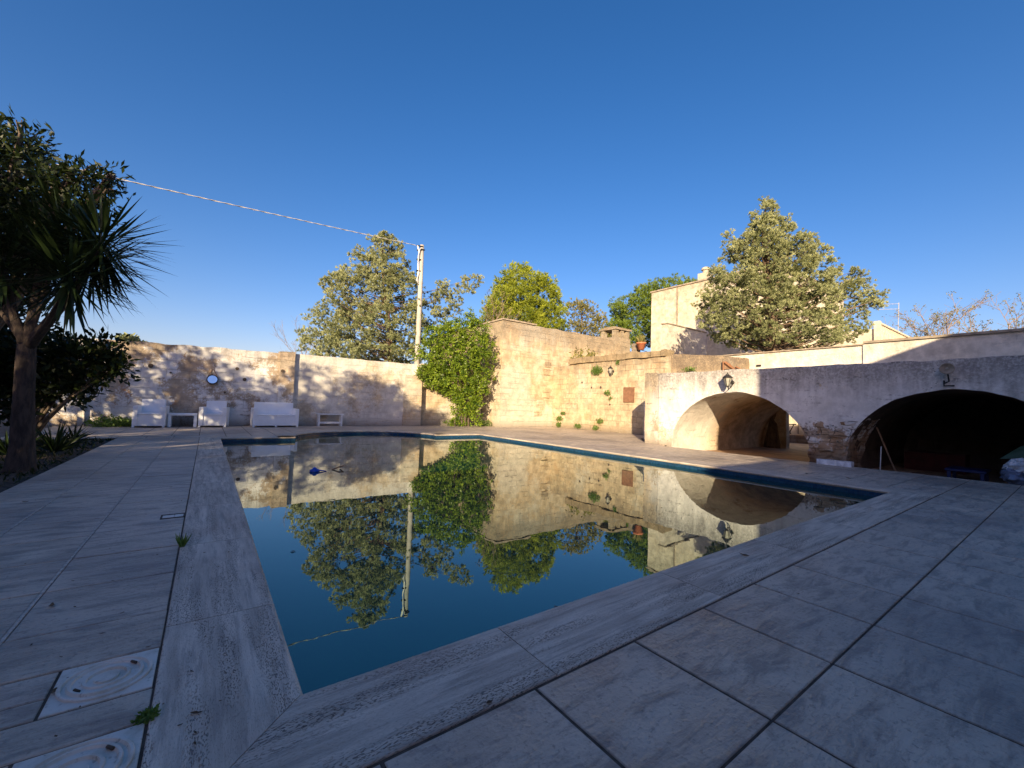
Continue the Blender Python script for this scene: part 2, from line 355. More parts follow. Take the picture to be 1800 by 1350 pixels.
def thing(name, label, cat, loc, group=None):
    o = bpy.data.objects.new(name, None); COL.objects.link(o); o.location = loc; o.empty_display_size = .2
    return tag(o, label, cat, group)
def copy_tree(o, parent=None):
    c = o.copy(); COL.objects.link(c); c.parent = parent
    for ch in list(o.children): copy_tree(ch, c)
    return c

def leaf_mesh(name, C, D, N, L, W, tone, mat, parent, shape='leaf'):
    """rhombic leaf blades given by arrays"""
    n = len(C); D = D/np.linalg.norm(D, axis=1, keepdims=True)
    Sd = np.cross(D, N); Sd /= (np.linalg.norm(Sd, axis=1, keepdims=True)+1e-9)
    L = np.broadcast_to(L, (n,))[:, None]; W = np.broadcast_to(W, (n,))[:, None]
    V = np.empty((n, 4, 3)); V[:, 0] = C; V[:, 1] = C+D*L*.5+Sd*W*.5; V[:, 2] = C+D*L; V[:, 3] = C+D*L*.5-Sd*W*.5
    V = V.reshape(-1, 3)
    off = Vector((0, 0, 0)); p = parent
    while p is not None: off += p.location; p = p.parent
    V = V-np.array(off)
    me = bpy.data.meshes.new(name); me.vertices.add(4*n); me.loops.add(4*n); me.polygons.add(n)
    me.vertices.foreach_set('co', V.astype(np.float32).ravel())
    me.loops.foreach_set('vertex_index', np.arange(4*n, dtype=np.int32))
    me.polygons.foreach_set('loop_start', np.arange(0, 4*n, 4, dtype=np.int32))
    me.polygons.foreach_set('loop_total', np.full(n, 4, dtype=np.int32))
    me.update(); me.materials.append(mat)
    at = me.attributes.new('tone', 'FLOAT', 'POINT'); at.data.foreach_set('value', np.repeat(np.clip(tone, 0, 1), 4).astype(np.float32))
    o = bpy.data.objects.new(name, me); COL.objects.link(o); o.parent = parent
    return o
def rdir(n):
    v = rng.normal(size=(n, 3)); return v/np.linalg.norm(v, axis=1, keepdims=True)
def tufts(centers, outward, rad, k, L, W, spread=.8, up=.3, tonev=None):
    """k blades springing from each tuft centre, biased outward and up"""
    n = len(centers)
    C = np.repeat(centers, k, 0); O = np.repeat(outward, k, 0)
    d = rdir(n*k); D = O*(1-spread*.5)+d*spread+np.array([0, 0, up])
    D /= np.linalg.norm(D, axis=1, keepdims=True)
    r = np.repeat(np.broadcast_to(rad, (n,)), k)[:, None]
    P = C+rdir(n*k)*r*(rng.random((n*k, 1))**.5)
    Ls = L*rng.uniform(.6, 1.3, n*k); Ws = W*rng.uniform(.7, 1.3, n*k)
    tn = np.repeat(rng.normal(.45, .22, n) if tonev is None else tonev, k)+rng.normal(0, .08, n*k)
    return P, D, rdir(n*k), Ls, Ws, tn
def gap(p, sc, seed): return noise.noise(Vector(p)*sc+Vector((seed, seed*1.7, seed*.3)))

def env_points(env, D, n, depth=.8, shell=.5, gapsc=.9, gapthr=-.12, seed=1.0, minr=0):
    """sample clump centres inside an outline given by rows (py, xl, xr), giving it real depth"""
    ys = np.array([e[0] for e in env], float); xl = np.array([e[1] for e in env], float); xr = np.array([e[2] for e in env], float)
    out = []; outw = []; tries = 0
    fwv = np.array(fw)
    while len(out) < n and tries < n*40:
        tries += 1
        py = random.uniform(ys[0], ys[-1]); l = np.interp(py, ys, xl); r = np.interp(py, ys, xr)
        if random.random() > (r-l)/max(xr-xl): continue
        th = random.uniform(0, 2*PI); q = 1-(1-random.random())**1.0*(1-0.0); q = random.random()**shell
        cx = (l+r)/2; hw = (r-l)/2
        px = cx+hw*q*math.cos(th); dd = q*math.sin(th)*hw/F*D*depth
        p = atD(px, py, D); v = Vector(p)+fw*dd
        if gap(v, gapsc, seed) < gapthr: continue
        c = atD(cx, py+25, D)
        o = Vector(v)-c; o.normalize()
        out.append(v); outw.append(o)
    return np.array([tuple(v) for v in out]), np.array([tuple(v) for v in outw])

def limbs(mb, base, centers, trunk_top, n, r0, seed=0, rt=.018):
    """limbs leaving the trunk axis and ending in clumps"""
    base = Vector(base); top = Vector(trunk_top); H = top-base
    idx = rng.choice(len(centers), min(n, len(centers)), replace=False)
    for i in idx:
        c = Vector(centers[i]); h = (c.z-base.z)/max(H.z, .01)
        rr = math.hypot(c.x-base.x, c.y-base.y)
        t = min(max(h-.35*rr/max(H.z, .1), .08), .95)
        s = base+H*t; m = s.lerp(c, .5)+Vector((random.uniform(-.1, .1), random.uniform(-.1, .1), -.08*rr*.5))
        r1 = min(r0, .2)*(1-t)*.28+rt
        mb.tube([s, s.lerp(m, .5)+Vector((0, 0, .03)), m, c.lerp(m, .4), c], [r1, r1*.85, r1*.6, r1*.4, rt*.5], 5, cap=False)

def tree(name, label, cat, env, D, base_px, ntuft, k, L, W, trad, mat, barkm, r0, trunk_top, group=None, gapthr=-.12, gapsc=.9, seed=1.0, nl=60, shell=.5, depth=.8, zb=-.3, sub=0, up=.3, spread=.8, extra=None, lean=0.0):
    b = atD(base_px[0], base_px[1], D); b = Vector((b.x, b.y, zb))
    T = thing(name, label, cat, b, group)
    P, O = env_points(env, D, ntuft, depth, shell, gapsc, gapthr, seed)
    if extra:
        for e in extra:
            P2, O2 = env_points(e[0], D+e[2], e[1], depth, shell, gapsc*1.3, gapthr, seed+3); P = np.vstack([P, P2]); O = np.vstack([O, O2])
    top = atD(trunk_top[0], trunk_top[1], D)
    mb = MB(); path = []; rad = []
    for i in range(9):
        t = i/8; q = Vector(b).lerp(top, t)+Vector((noise.noise(Vector((t*3, seed, 0)))*.18, noise.noise(Vector((t*3, seed, 5)))*.18, 0)); path.append(q); rad.append(r0*(1.25 if i == 0 else 1)*(1-t)**.8+.02)
    mb.tube(path, rad, 9)
    limbs(mb, b, P, top, nl, r0, rt=.009)
    mb.build('trunk', barkm, T, smooth=True)
    tone = np.clip(rng.normal(.45, .2, len(P)), 0, 1)
    if sub:
        # every clump splits in sub tufts so that it reads as a spray of foliage
        PC = np.repeat(P, sub, 0)+rdir(len(P)*sub)*trad*1.1*rng.random((len(P)*sub, 1))**.4*np.array([1, 1, .7])
        OC = PC-np.repeat(P, sub, 0); OC /= np.linalg.norm(OC, axis=1, keepdims=True)
        OC = OC*.8+np.repeat(O, sub, 0)*.5; tone = np.repeat(tone, sub)+rng.normal(0, .12, len(PC))
        a = tufts(PC, OC, trad*.16, k, L, W, spread*.85, up, tone)
    else: a = tufts(P, O, trad, k, L, W, spread, up, tone)
    leaf_mesh('crown', *a, mat, T)
    return T

#----------------------------------------------------------------- SETTING
mb = MB(); mb.box(-900, 900, -900, 900, -.40, -.36); mb.build('ground', MT['earth'], kind='structure')

PX0, PX1, PY0, PY1 = .325, 7.6, 1.6, 12.28
ARC, AR = (3.975, 12.28), 2.03   # round end of the pool
CO = .412                        # coping width
def tilebox(m, x0, x1, y0, y1, z=0.0, g=.0068, ch=.0028, tilt=True):
    m.t = random.random(); dz = random.uniform(-.0012, .0012) if tilt else 0
    x0 += g; x1 -= g; y0 += g*.7; y1 -= g*.7; z = z+dz
    if x1-x0 < .02 or y1-y0 < .02: return
    a = [m.vert(p) for p in ((x0, y0, z-.02), (x1, y0, z-.02), (x1, y1, z-.02), (x0, y1, z-.02))]
    b = [m.vert(p) for p in ((x0, y0, z-ch), (x1, y0, z-ch), (x1, y1, z-ch), (x0, y1, z-ch))]
    c = [m.vert(p) for p in ((x0+ch, y0+ch, z), (x1-ch, y0+ch, z), (x1-ch, y1-ch, z), (x0+ch, y1-ch, z))]
    for A, B in ((a, b), (b, c)):
        for i in range(4): m.face((A[i], A[(i+1) % 4], B[(i+1) % 4], B[i]))
    m.face(c)
def tile_area(m, xs, ys, clip=None):
    for x0, x1 in zip(xs, xs[1:]):
        for y0, y1 in zip(ys, ys[1:]):
            if clip:
                r = clip(x0, x1, y0, y1)
                if r == 'skip': continue
                if r == 'slice':
                    m.t = random.random(); n = 14
                    for i in range(n):
                        a = x0+.0045+(x1-x0-.009)*i/n; b = x0+.0045+(x1-x0-.009)*(i+1)/n
                        lo = lambda x: max(y0+.0045, ARC[1]+math.sqrt(max(0, (AR+CO)**2-(x-ARC[0])**2)))
                        la, lb = lo(a), lo(b)
                        if min(la, lb) >= y1-.0045: continue
                        m.poly([(a, min(la, y1-.005), 0), (b, min(lb, y1-.005), 0), (b, y1-.0045, 0), (a, y1-.0045, 0)])
                    continue
            tilebox(m, x0, x1, y0, y1)
def seq(a, b, p, anchor):
    k0 = math.ceil((a-anchor)/p+1e-6); r = [a]
    while anchor+k0*p < b-1e-6:
        if anchor+k0*p-a > .03: r.append(anchor+k0*p)
        k0 += 1
    r.append(b); return r
dk = MB()
LX = [-1.574, -1.09, -.604, PX0-CO]
ly = [y for y in seq(-3.0, 12.72, .525, 2.02)]
LIDS = [(-.365, -.092, 1.905, 2.19), (-.365, -.092, 1.44, 1.72)]
for x0, x1 in zip(LX, LX[1:]):
    for y0, y1 in zip(ly, ly[1:]):
        if x1 > -.2 and y1 > 1.3 and y0 < 2.3:      # tiles cut round the skimmer lids
            yy = sorted(set([y0, y1]+[v for l in LIDS for v in (l[2], l[3]) if y0 < v < y1]))
            for a, b in zip(yy, yy[1:]):
                inl = any(a >= l[2]-1e-4 and b <= l[3]+1e-4 for l in LIDS)
                tilebox(dk, x0, -.365 if inl else x1, a, b)
        else: tilebox(dk, x0, x1, y0, y1, g=.009)
NX = seq(PX0-CO, 10.55, .553, 1.003); NY = seq(-3.0, PY0-CO-.01, .548, .63)
tile_area(dk, NX, NY)
RX = seq(PX1+CO, 10.55, .553, 1.003); RY = seq(PY0-CO-.01, PY1+CO, .548, .63)
tile_area(dk, RX, RY)
def clipf(x0, x1, y0, y1):
    rr = [math.hypot(x-ARC[0], y-ARC[1]) for x in (x0, x1) for y in (y0, y1)]
    if x0 < ARC[0] < x1: rr.append(abs(y0-ARC[1]))
    if y0 < PY1+CO and y1 > PY1: pass
    if max(rr) < AR+CO: return 'skip'
    if min(rr) < AR+CO: return 'slice'
FX = seq(-3.45, 10.9, .553, 1.003); FY = seq(PY1+CO, 17.25, .548, .63)
# left of the pool beyond the garden bed, then the whole far end
tile_area(dk, seq(-3.45, PX0-CO, .5, -.088), seq(12.72, PY1+CO+.45, .525, 2.02))
tile_area(dk, FX, [v for v in FY if v > 12.8] if False else seq(PY1+CO, 17.25, .548, .63), lambda a, b, c, d: 'skip' if (b < PX0-CO+.01 and c < 13.1) else clipf(a, b, c, d))
tile_area(dk, seq(10.9, 14.15, .553, 1.003), seq(7.3, 15.95, .548, .63), lambda a, b, c, d: 'skip' if (c+d)/2 < 7.5+(((a+b)/2)-10.8)*.85-.1 else None)
tile_area(dk, [10.55, 10.9], seq(7.2, 12.7, .548, .63))
dk.cur = 1; dk.t = .5
dk.poly([(-1.574, -3, -.0055), (10.55, -3, -.0055), (10.55, PY0-CO, -.0055), (-1.574, PY0-CO, -.0055)])
dk.poly([(-1.574, PY0-CO, -.0055), (PX0-.1, PY0-CO, -.0055), (PX0-.1, 12.9, -.0055), (-1.574, 12.9, -.0055)])
dk.poly([(PX1+.1, PY0-CO, -.0055), (10.55, PY0-CO, -.0055), (10.55, 12.9, -.0055), (PX1+.1, 12.9, -.0055)])
N_ = 40; arc_pts = [(ARC[0]-(AR+.1)*math.cos(PI*i/N_), ARC[1]+(AR+.1)*math.sin(PI*i/N_)) for i in range(N_+1)]
for (xa, ya), (xb, yb) in zip(arc_pts, arc_pts[1:]): dk.poly([(xa, ya, -.0055), (xb, yb, -.0055), (xb, 17.3, -.0055), (xa, 17.3, -.0055)])
dk.poly([(-3.5, 12.72, -.0055), (arc_pts[0][0], 12.6, -.0055), (arc_pts[0][0], 17.3, -.0055), (-3.5, 17.3, -.0055)])
dk.poly([(arc_pts[-1][0], 12.6, -.0055), (10.55, 12.6, -.0055), (10.55, 17.3, -.0055), (arc_pts[-1][0], 17.3, -.0055)])
dk.poly([(10.55, 7.25, -.0055), (14.2, 7.25, -.0055), (14.2, 16, -.0055), (10.55, 16, -.0055)])
dk.poly([(10.55, -3, -.36), (10.55, 7.25, -.36), (10.55, 7.25, -.0055), (10.55, -3, -.0055)])
dk.poly([(10.55, 7.25, -.36), (14.2, 7.25, -.36), (14.2, 7.25, -.0055), (10.55, 7.25, -.0055)])
dk.cur = 2
for x in (-.604, -1.09): dk.box(x-.0062, x+.0062, 1.2, 12.7, -.015, .0022)
dk.build('pool_deck', [MT['tile'], MT['grout'], MT['grout_light']], kind='structure')

def slab(m, x0, x1, y0, y1, inner, z=.002, mitre=()):
    """coping slab with a rounded edge towards the pool; mitre = corner cut"""
    g = .0022; r = .022; m.t = random.random()
    prof = [(0, -.02), (0, z-.003), (.003, z)] + [(CO-r+r*math.sin(a), z-r+r*math.cos(a)) for a in [i*PI/2/5 for i in range(6)]] + [(CO-.004, z-r-.0055), (CO-.02, z-.045)]
    if inner in ('+x', '-x'):
        f = (lambda d: x0+d) if inner == '+x' else (lambda d: x1-d)
        def P(d, t, z_):
            lo, hi = y0+g, y1-g
            if 'lo' in mitre: lo += d
            if 'hi' in mitre: hi -= d
            return (f(d), lo+(hi-lo)*t, z_)
    else:
        f = (lambda d: y0+d) if inner == '+y' else (lambda d: y1-d)
        def P(d, t, z_):
            lo, hi = x0+g, x1-g
            if 'lo' in mitre: lo += d
            if 'hi' in mitre: hi -= d
            return (lo+(hi-lo)*t, f(d), z_)
    for (d0, z0), (d1, z1) in zip(prof, prof[1:]):
        m.poly([P(d0, 0, z0), P(d1, 0, z1), P(d1, 1, z1), P(d0, 1, z0)])
    for t in (0, 1): m.poly([P(d, t, z_) for d, z_ in prof])
cp = MB(); cp.cur = 1
ys = [PY0-CO] + [2.353+1.2*k for k in range(9) if 2.353+1.2*k < 12.0] + [PY1+CO]
for i, (a, b) in enumerate(zip(ys, ys[1:])): slab(cp, PX0-CO, PX0, a, b, '+x', mitre=(('lo',) if i == 0 else ()) + (('hi',) if i == len(ys)-2 else ()))
for i, (a, b) in enumerate(zip(ys, ys[1:])): slab(cp, PX1, PX1+CO, a, b, '-x', mitre=(('lo',) if i == 0 else ()) + (('hi',) if i == len(ys)-2 else ()))
cp.cur = 0
xs = [PX0-CO, 1.115, 2.323, 3.58, 4.8, 6.02, PX1+CO]
for i, (a, b) in enumerate(zip(xs, xs[1:])): slab(cp, a, b, PY0-CO, PY0, '+y', mitre=(('lo',) if i == 0 else ()) + (('hi',) if i == len(xs)-2 else ()))
slab(cp, PX0-CO, ARC[0]-AR, PY1, PY1+CO, '-y', mitre=('lo',)); slab(cp, ARC[0]+AR, PX1+CO, PY1, PY1+CO, '-y', mitre=('hi',))
nn = 36
for i in range(nn):
    if i % 6 == 0: cp.t = random.random()
    a0, a1 = PI*i/nn, PI*(i+1)/nn - (.002 if i % 6 == 5 else 0)
    pr = [(AR+CO, -.02), (AR+CO, .002)] + [(AR+.022-.022*math.sin(a), -.02+.022*math.cos(a)) for a in [k*PI/2/4 for k in range(5)]] + [(AR+.02, -.043)]
    for (r0, z0), (r1, z1) in zip(pr, pr[1:]):
        q = lambda r, a, z: (ARC[0]-r*math.cos(a), ARC[1]+r*math.sin(a), z)
        cp.poly([q(r0, a0, z0), q(r1, a0, z1), q(r1, a1, z1), q(r0, a1, z0)])
cp.build('pool_coping', [MT['travx'], MT['travy']], kind='structure')

WZ = -.105
pw = MB(); o = .018
outl = [(PX0-o, PY0-o), (PX1+o, PY0-o), (PX1+o, PY1+o), (ARC[0]+AR, PY1+o)] + [(ARC[0]+(AR+o)*math.cos(PI*i/40), ARC[1]+(AR+o)*math.sin(PI*i/40)) for i in range(1, 40)] + [(ARC[0]-AR, PY1+o), (PX0-o, PY1+o)]
for (xa, ya), (xb, yb) in zip(outl, outl[1:]+outl[:1]): pw.poly([(xa, ya, -.35), (xb, yb, -.35), (xb, yb, -.030), (xa, ya, -.030)])
pw.build('pool_wall', MT['mosaic'], kind='structure')
wt = MB(); wt.poly([(x, y, WZ) for x, y in outl]); wt.build('pool_water', MT['water'], kind='structure')

# garden bed at the left
gb = MB(); gb.grid(lambda u, v: (-12+10.42*u, -3+15.7*v, -.03+.05*noise.noise(Vector((u*30, v*40, 0)))-(.04 if u > .99 else 0)), 60, 80)
gb.build('garden_soil', MT['soil'], kind='structure')
vf = MB(); vf.box(10.5, 30, -6, 40, -.36, -.2); vf.build('courtyard_floor', MT['floor'], kind='structure')

#----------------------------------------------------------------- WALLS
# long garden wall at the far end
W = thing('garden_wall', 'weathered limestone garden wall with peeling whitewash behind the white chairs', 'wall', (-.7, 17.4, -.3))
m = MB(); m.rbox(-3.6, 2.06, 17.3, 17.75, -.3, 2.64, .16, .035, topf=lambda x, y: 2.60+.012*(x+3)+.03*noise.noise(Vector((x*2.3, 0, 0)))); m.build('wall_face', MT['backwall'], W, smooth=True)
m = MB(); m.rbox(2.06, 2.56, 17.18, 17.75, -.3, 2.72, .12, .03); m.build('pilaster', MT['backwall'], W, smooth=True)
m = MB(); m.rbox(-3.0, -2.86, 17.2, 17.32, -.3, 2.5, .12, .02); m.build('pilaster', MT['backwall2'], W, smooth=True)
for (px, py, r_) in ((417, 648, .055), (430, 667, .06), (497, 652, .06), (265, 643, .07), (300, 655, .03), (395, 690, .035)):
    p = atY(px, py, 17.27 if px < 490 else 17.16); m = MB(); m.lathe((p.x, p.y, p.z), [(r_, .02), (r_, 0), (r_*.7, .004)], 9, 'y'); m.build('putlog_hole', MT['grout'], W)
W = thing('garden_wall', 'smoother cream plastered wall section behind the low white bench', 'wall', (5, 17.4, -.3))
m = MB(); m.rbox(2.56, 7.66, 17.34, 17.8, -.3, 2.7, .16, .025, topf=lambda x, y: 2.68+.02*noise.noise(Vector((x*2.3, 0, 0)))); m.build('wall_face', MT['backwall2'], W, smooth=True)
m = MB(); m.rbox(7.66, 10.98, 17.34, 17.8, 1.72, 2.75, .16, .025); m.build('wall_face', MT['tower'], W, smooth=True)
m = MB(); m.rbox(7.66, 10.98, 17.62, 17.95, -.3, 1.72, .16, .03); m.build('niche_back', MT['tower'], W, smooth=True)
m = MB(); m.rbox(6.85, 7.655, 17.28, 17.36, -.3, 2.2, .14, .03); m.build('stone_patch', MT['tower'], W, smooth=True)
# lit wall far left behind the bushes
W = MB(); W.rbox(-9.5, -3.7, 18.6, 19.0, -.4, 2.5, .25, .03); tag(W.build('garden_wall', MT['backwall2'], smooth=True), 'short cream wall stub glimpsed behind the dark bush at far left', 'wall')

# square stone building (tower)
W = thing('stone_building', 'tall square limestone building with plain ochre walls and flat roof beside the climbing shrub', 'building', (14, 19, -.3))
m = MB(); m.rbox(11.0, 18.9, 16.0, 24, -.3, 5.0, .22, .035, topf=lambda x, y: 5.0+.04*noise.noise(Vector((x*1.5, y, 0)))); m.build('wall', MT['tower'], W, smooth=True)
m = MB(); m.rbox(10.95, 13.0, 15.93, 24.05, 5.02, 5.09, .3, .01); m.build('roof_edge', MT['trim'], W)
m = MB()
for (x, z, w, h) in ((13.0, .55, .5, .25), (13.35, .85, .3, .2), (13.2, 1.1, .45, .24), (13.55, 1.45, .42, .25), (13.55, 2.6, .42, .3), (13.62, 3.0, .4, .26), (13.5, 1.75, .5, .22)):
    m = MB(); m.rbox(x, x+w, 15.955, 16.02, z, z+h, .07, .015); m.build('stone_patch', MT['tan'], W, smooth=True)
m = MB(); m.rbox(18.95, 20.3, 16.0, 17.2, 3.6, 5.22, .2, .03); c_ = m.build('chimney', MT['tower'], W, smooth=True)
m = MB()
for (x, y) in ((18.98, 16.03), (19.96, 16.03), (18.98, 16.9), (19.96, 16.9), (19.5, 16.03)): m.rbox(x, x+.28 if x != 19.5 else x+.22, y, y+.26, 5.22, 5.66, .12, .015)
m.rbox(18.9, 20.34, 15.94, 17.24, 5.66, 5.78, .2, .02); m.rbox(19.1, 20.1, 16.2, 17.0, 5.78, 5.86, .2, .02)
m.build('chimney_cap', MT['tan'], c_, smooth=True)

# ashlar wall on the right (plane x=14.2)
W = thing('ashlar_wall', 'old tan ashlar wall with a brown metal hatch, lantern and creeping plants', 'wall', (14.4, 12.5, -.3))
m = MB(); m.rbox(14.2, 14.62, 9.3, 15.98, -.3, 3.1, .15, .035, topf=lambda x, y: 3.10 if y < 14.8 else 3.04); m.build('wall_face', MT['tan'], W, smooth=True)
m = MB()
y = 14.78; k = 0
while y > 9.45:
    L = random.uniform(.42, .72); y2 = max(y-L, 9.42); 
    if y2-9.42 < .2: y2 = 9.42
    m.rbox(14.10+random.uniform(-.03, .03), 14.66, y2+.022, y-.022, 3.11, 3.34+random.uniform(-.03, .04), .08, .04, 2.5); y = y2; k += 1
    if y <= 9.43: break
m.build('coping_stone', MT['coping'], W, smooth=True)
m = MB(); m.rbox(14.25, 14.6, 6.6, 9.3, 1.9, 3.14, .14, .05, topf=lambda x, y: 3.16-.0*(9.3-y)-.14*max(0, 9.0-y)+.02*noise.noise(Vector((0, y*3, 0)))); m.build('rough_wall_end', MT['roughtan'], W, smooth=True)
m = MB(); m.box(14.150, 14.19, 10.93, 11.47, 1.30, 1.93, bev=.005); h_ = m.build('hatch', MT['hatch'], W)
m = MB(); m.box(14.142, 14.150, 10.97, 11.43, 1.34, 1.89); m.build('hatch_panel', MT['hatch'], h_)
m = MB()
for (y_, z_, r_) in ((13.3, 1.95, .05), (12.75, 1.95, .06), (13.9, 2.2, .05), (10.35, 2.1, .07), (12.2, 1.2, .04), (9.9, 2.12, .05)):
    m.lathe((14.165, y_, z_), [(r_, 0), (r_*.8, .012)], 9, 'x')
m.build('putlog_hole', MT['grout'], W)

# whitewashed arcade
W = thing('arcade_wall', 'whitewashed arcade wall with two low barrel vaulted arches', 'wall', (11, 3.4, -.3))
A1 = (5.30, 1.72, 1.53); A2 = (1.40, 1.60, 1.545)
XF = 10.8
def zb(y):
    for c, a, h in (A1, A2):
        if abs(y-c) < a: return h*math.sqrt(max(0, 1-((y-c)/a)**2))
    return -.3
def ysamples():
    s = []
    def lin(a, b, n): s.extend([a+(b-a)*i/n for i in range(n)])
    lin(-6, A2[0]-A2[1], 30)
    s.extend([A2[0]-A2[1]*math.cos(PI*i/64) for i in range(65)])
    s.extend([A2[0]+A2[1]+.001+(A1[0]-A1[1]-A2[0]-A2[1]-.002)*i/6 for i in range(7)])
    s.extend([A1[0]-A1[1]*math.cos(PI*i/64) for i in range(65)])
    lin(A1[0]+A1[1]+.001, 7.45, 6); s.append(7.45); return s
YS = ysamples()
def fz(y, z):   # face offset: rough, swelling, with the pier flaring out at the foot
    f = 0
    return f
m = MB(); nz = 26; ids = []
for y_ in YS:
    b = max(0.0, zb(y_)); tp = 2.10+.02*noise.noise(Vector((0, y_*2, 3)))+(.0 if y_ > 1 else 0)
    ids.append([m.vert(rough(Vector((XF, y_, b+(tp-b)*j/nz)), .035, 1.8)) for j in range(nz+1)])
for i in range(len(YS)-1):
    for j in range(nz): m.face((ids[i+1][j], ids[i][j], ids[i][j+1], ids[i+1][j+1]))
for i in range(len(YS)-1):
    if zb(YS[i]) < 0 and zb(YS[i+1]) < 0 or abs(YS[i+1]-YS[i]) < .002: 
        ft = [[m.vert(rough(Vector((XF, y_, -.32+.32*j/5)), .035, 1.8)) for j in range(6)] for y_ in (YS[i], YS[i+1])]
        for j in range(5): m.face((ft[1][j], ft[0][j], ft[0][j+1], ft[1][j+1]))
tops = [i[-1] for i in ids]
back = [m.vert((XF+.5, YS[i], 2.08)) for i in range(len(YS))]
for i in range(len(YS)-1): m.face((tops[i+1], tops[i], back[i], back[i+1]))
# returns down to the floor for the wall feet
m.build('wall_face', MT['white'], W, smooth=True)
def vaultpart(c, a, h, x1, mat, nm, lo=-.36):
    m = MB(); n = 48; nx = 26
    pts = [(c-a, lo), (c-a, lo*.5)] + [(c-a*math.cos(PI*i/n), h*math.sin(PI*i/n)) for i in range(n+1)] + [(c+a, lo*.5), (c+a, lo)]
    def fn(u, v):
        f = u*(len(pts)-1); i = min(int(f), len(pts)-2); t = f-i
        y_ = pts[i][0]*(1-t)+pts[i+1][0]*t; z_ = pts[i][1]*(1-t)+pts[i+1][1]*t
        x_ = XF+(x1-XF)*v
        p = Vector((x_, y_, z_)); return rough(p, .035, 1.8)
    m.grid(fn, len(pts)-1, nx); return m.build(nm, mat, W, smooth=True)
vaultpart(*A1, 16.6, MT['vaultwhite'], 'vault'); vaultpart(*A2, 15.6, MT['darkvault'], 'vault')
m = MB(); m.rbox(16.55, 16.8, 6.24, 7.2, -.36, 1.6, .2, .02); m.rbox(16.55, 16.8, 3.2, 4.4, -.36, 1.6, .2, .02)
m.build('end_wall', MT['vault'], W, smooth=True)
m = MB(); m.box(15.6, 15.9, -.6, 3.3, -.36, 1.9); m.build('end_wall', MT['darkvault'], W)
m = MB(); m.box(11.2, 16.78, -6, 7.35, 1.70, 2.06); m.box(11.0, 16.78, -6, -.3, -.36, 1.70); m.box(11.05, 15.9, 3.1, 3.5, -.36, 1.9); m.box(11.1, 16.78, 7.12, 7.4, -.36, 1.70)
m.build('roof_slab', MT['coping'], W)
# rubble foot of the pier between the arches
m = MB()
def pier(u, v):
    # u round the foot from the left vault mouth to the right one, v up
    z_ = -.34+1.3*v
    hw = .20+.42*max(0, (z_-.15))**1.5 if z_ > .15 else .20
    cy = 3.30+.02
    half = .5*((A1[0]-A1[1]*math.sqrt(max(0, 1-(max(z_, 0)/A1[2])**2)))-(A2[0]+A2[1]*math.sqrt(max(0, 1-(max(z_, 0)/A2[2])**2))))
    mid = .5*((A1[0]-A1[1]*math.sqrt(max(0, 1-(max(z_, 0)/A1[2])**2)))+(A2[0]+A2[1]*math.sqrt(max(0, 1-(max(z_, 0)/A2[2])**2))))
    half += .035*(1-v)
    bulge = .15*(1-v)**.7-.045-.03*(1-v)
    if u < .3: y_ = mid+half; x_ = XF+1.2*(1-u/.3)-bulge
    elif u > .7: y_ = mid-half; x_ = XF+1.2*((u-.7)/.3)-bulge
    else: y_ = mid+half-2*half*(u-.3)/.4; x_ = XF-bulge
    p = Vector((x_, y_, z_))
    st = noise.cell(Vector((round(y_*4.2+noise.cell(Vector((0, 0, round(z_*6))))*.5), 0, round(z_*6.5))))
    return rough(p, .07, 3.5)+Vector((-.045*st, 0, 0))
m.grid(pier, 90, 46); m.build('rubble_pier', MT['rubble'], W, smooth=False)
# oblique wall joining arcade and ashlar wall
m = MB()
def diag(u, v):
    a = Vector((10.83, 7.40, 0)); b = Vector((10.88, 7.98, 0)); p = a.lerp(b, u); p.z = -.3+(2.4+.05*u)*v
    return rough(p, .035, 1.8)
m.grid(diag, 14, 20)
m.grid(lambda u, v: rough(Vector((10.88+3.42*u, 7.98+1.42*u, -.3+2.45*v)), .035, 1.8), 16, 20)
m.poly([(10.83, 7.4, 2.08), (10.88, 7.98, 2.13), (14.3, 9.4, 2.13), (14.6, 7.0, 2.08), (10.9, 7.0, 2.08)])
m.build('oblique_wall', MT['white'], W, smooth=True)

# parapet of the terrace above
W = thing('parapet_wall', 'long smooth white rendered parapet with thin grey coping above the arches', 'wall', (14.8, 0, 2.0))
m = MB(); m.box(14.7, 14.95, 3.62, 8.2, 2.0, 3.0, bev=.01); m.build('wall_face', MT['whiterender'], W)
m = MB(); m.box(14.66, 14.95, -14, 3.62, 2.0, 3.04, bev=.01); m.build('wall_face', MT['whiterender'], W)
m = MB(); m.box(14.64, 15.0, 3.60, 8.2, 3.0, 3.035); m.box(14.60, 15.0, -14, 3.60, 3.04, 3.10); m.build('coping', MT['trim'], W)
m = MB(); m.box(14.67, 14.72, 6.28, 6.42, 2.56, 2.62); m.build('vent', MT['iron'], W)

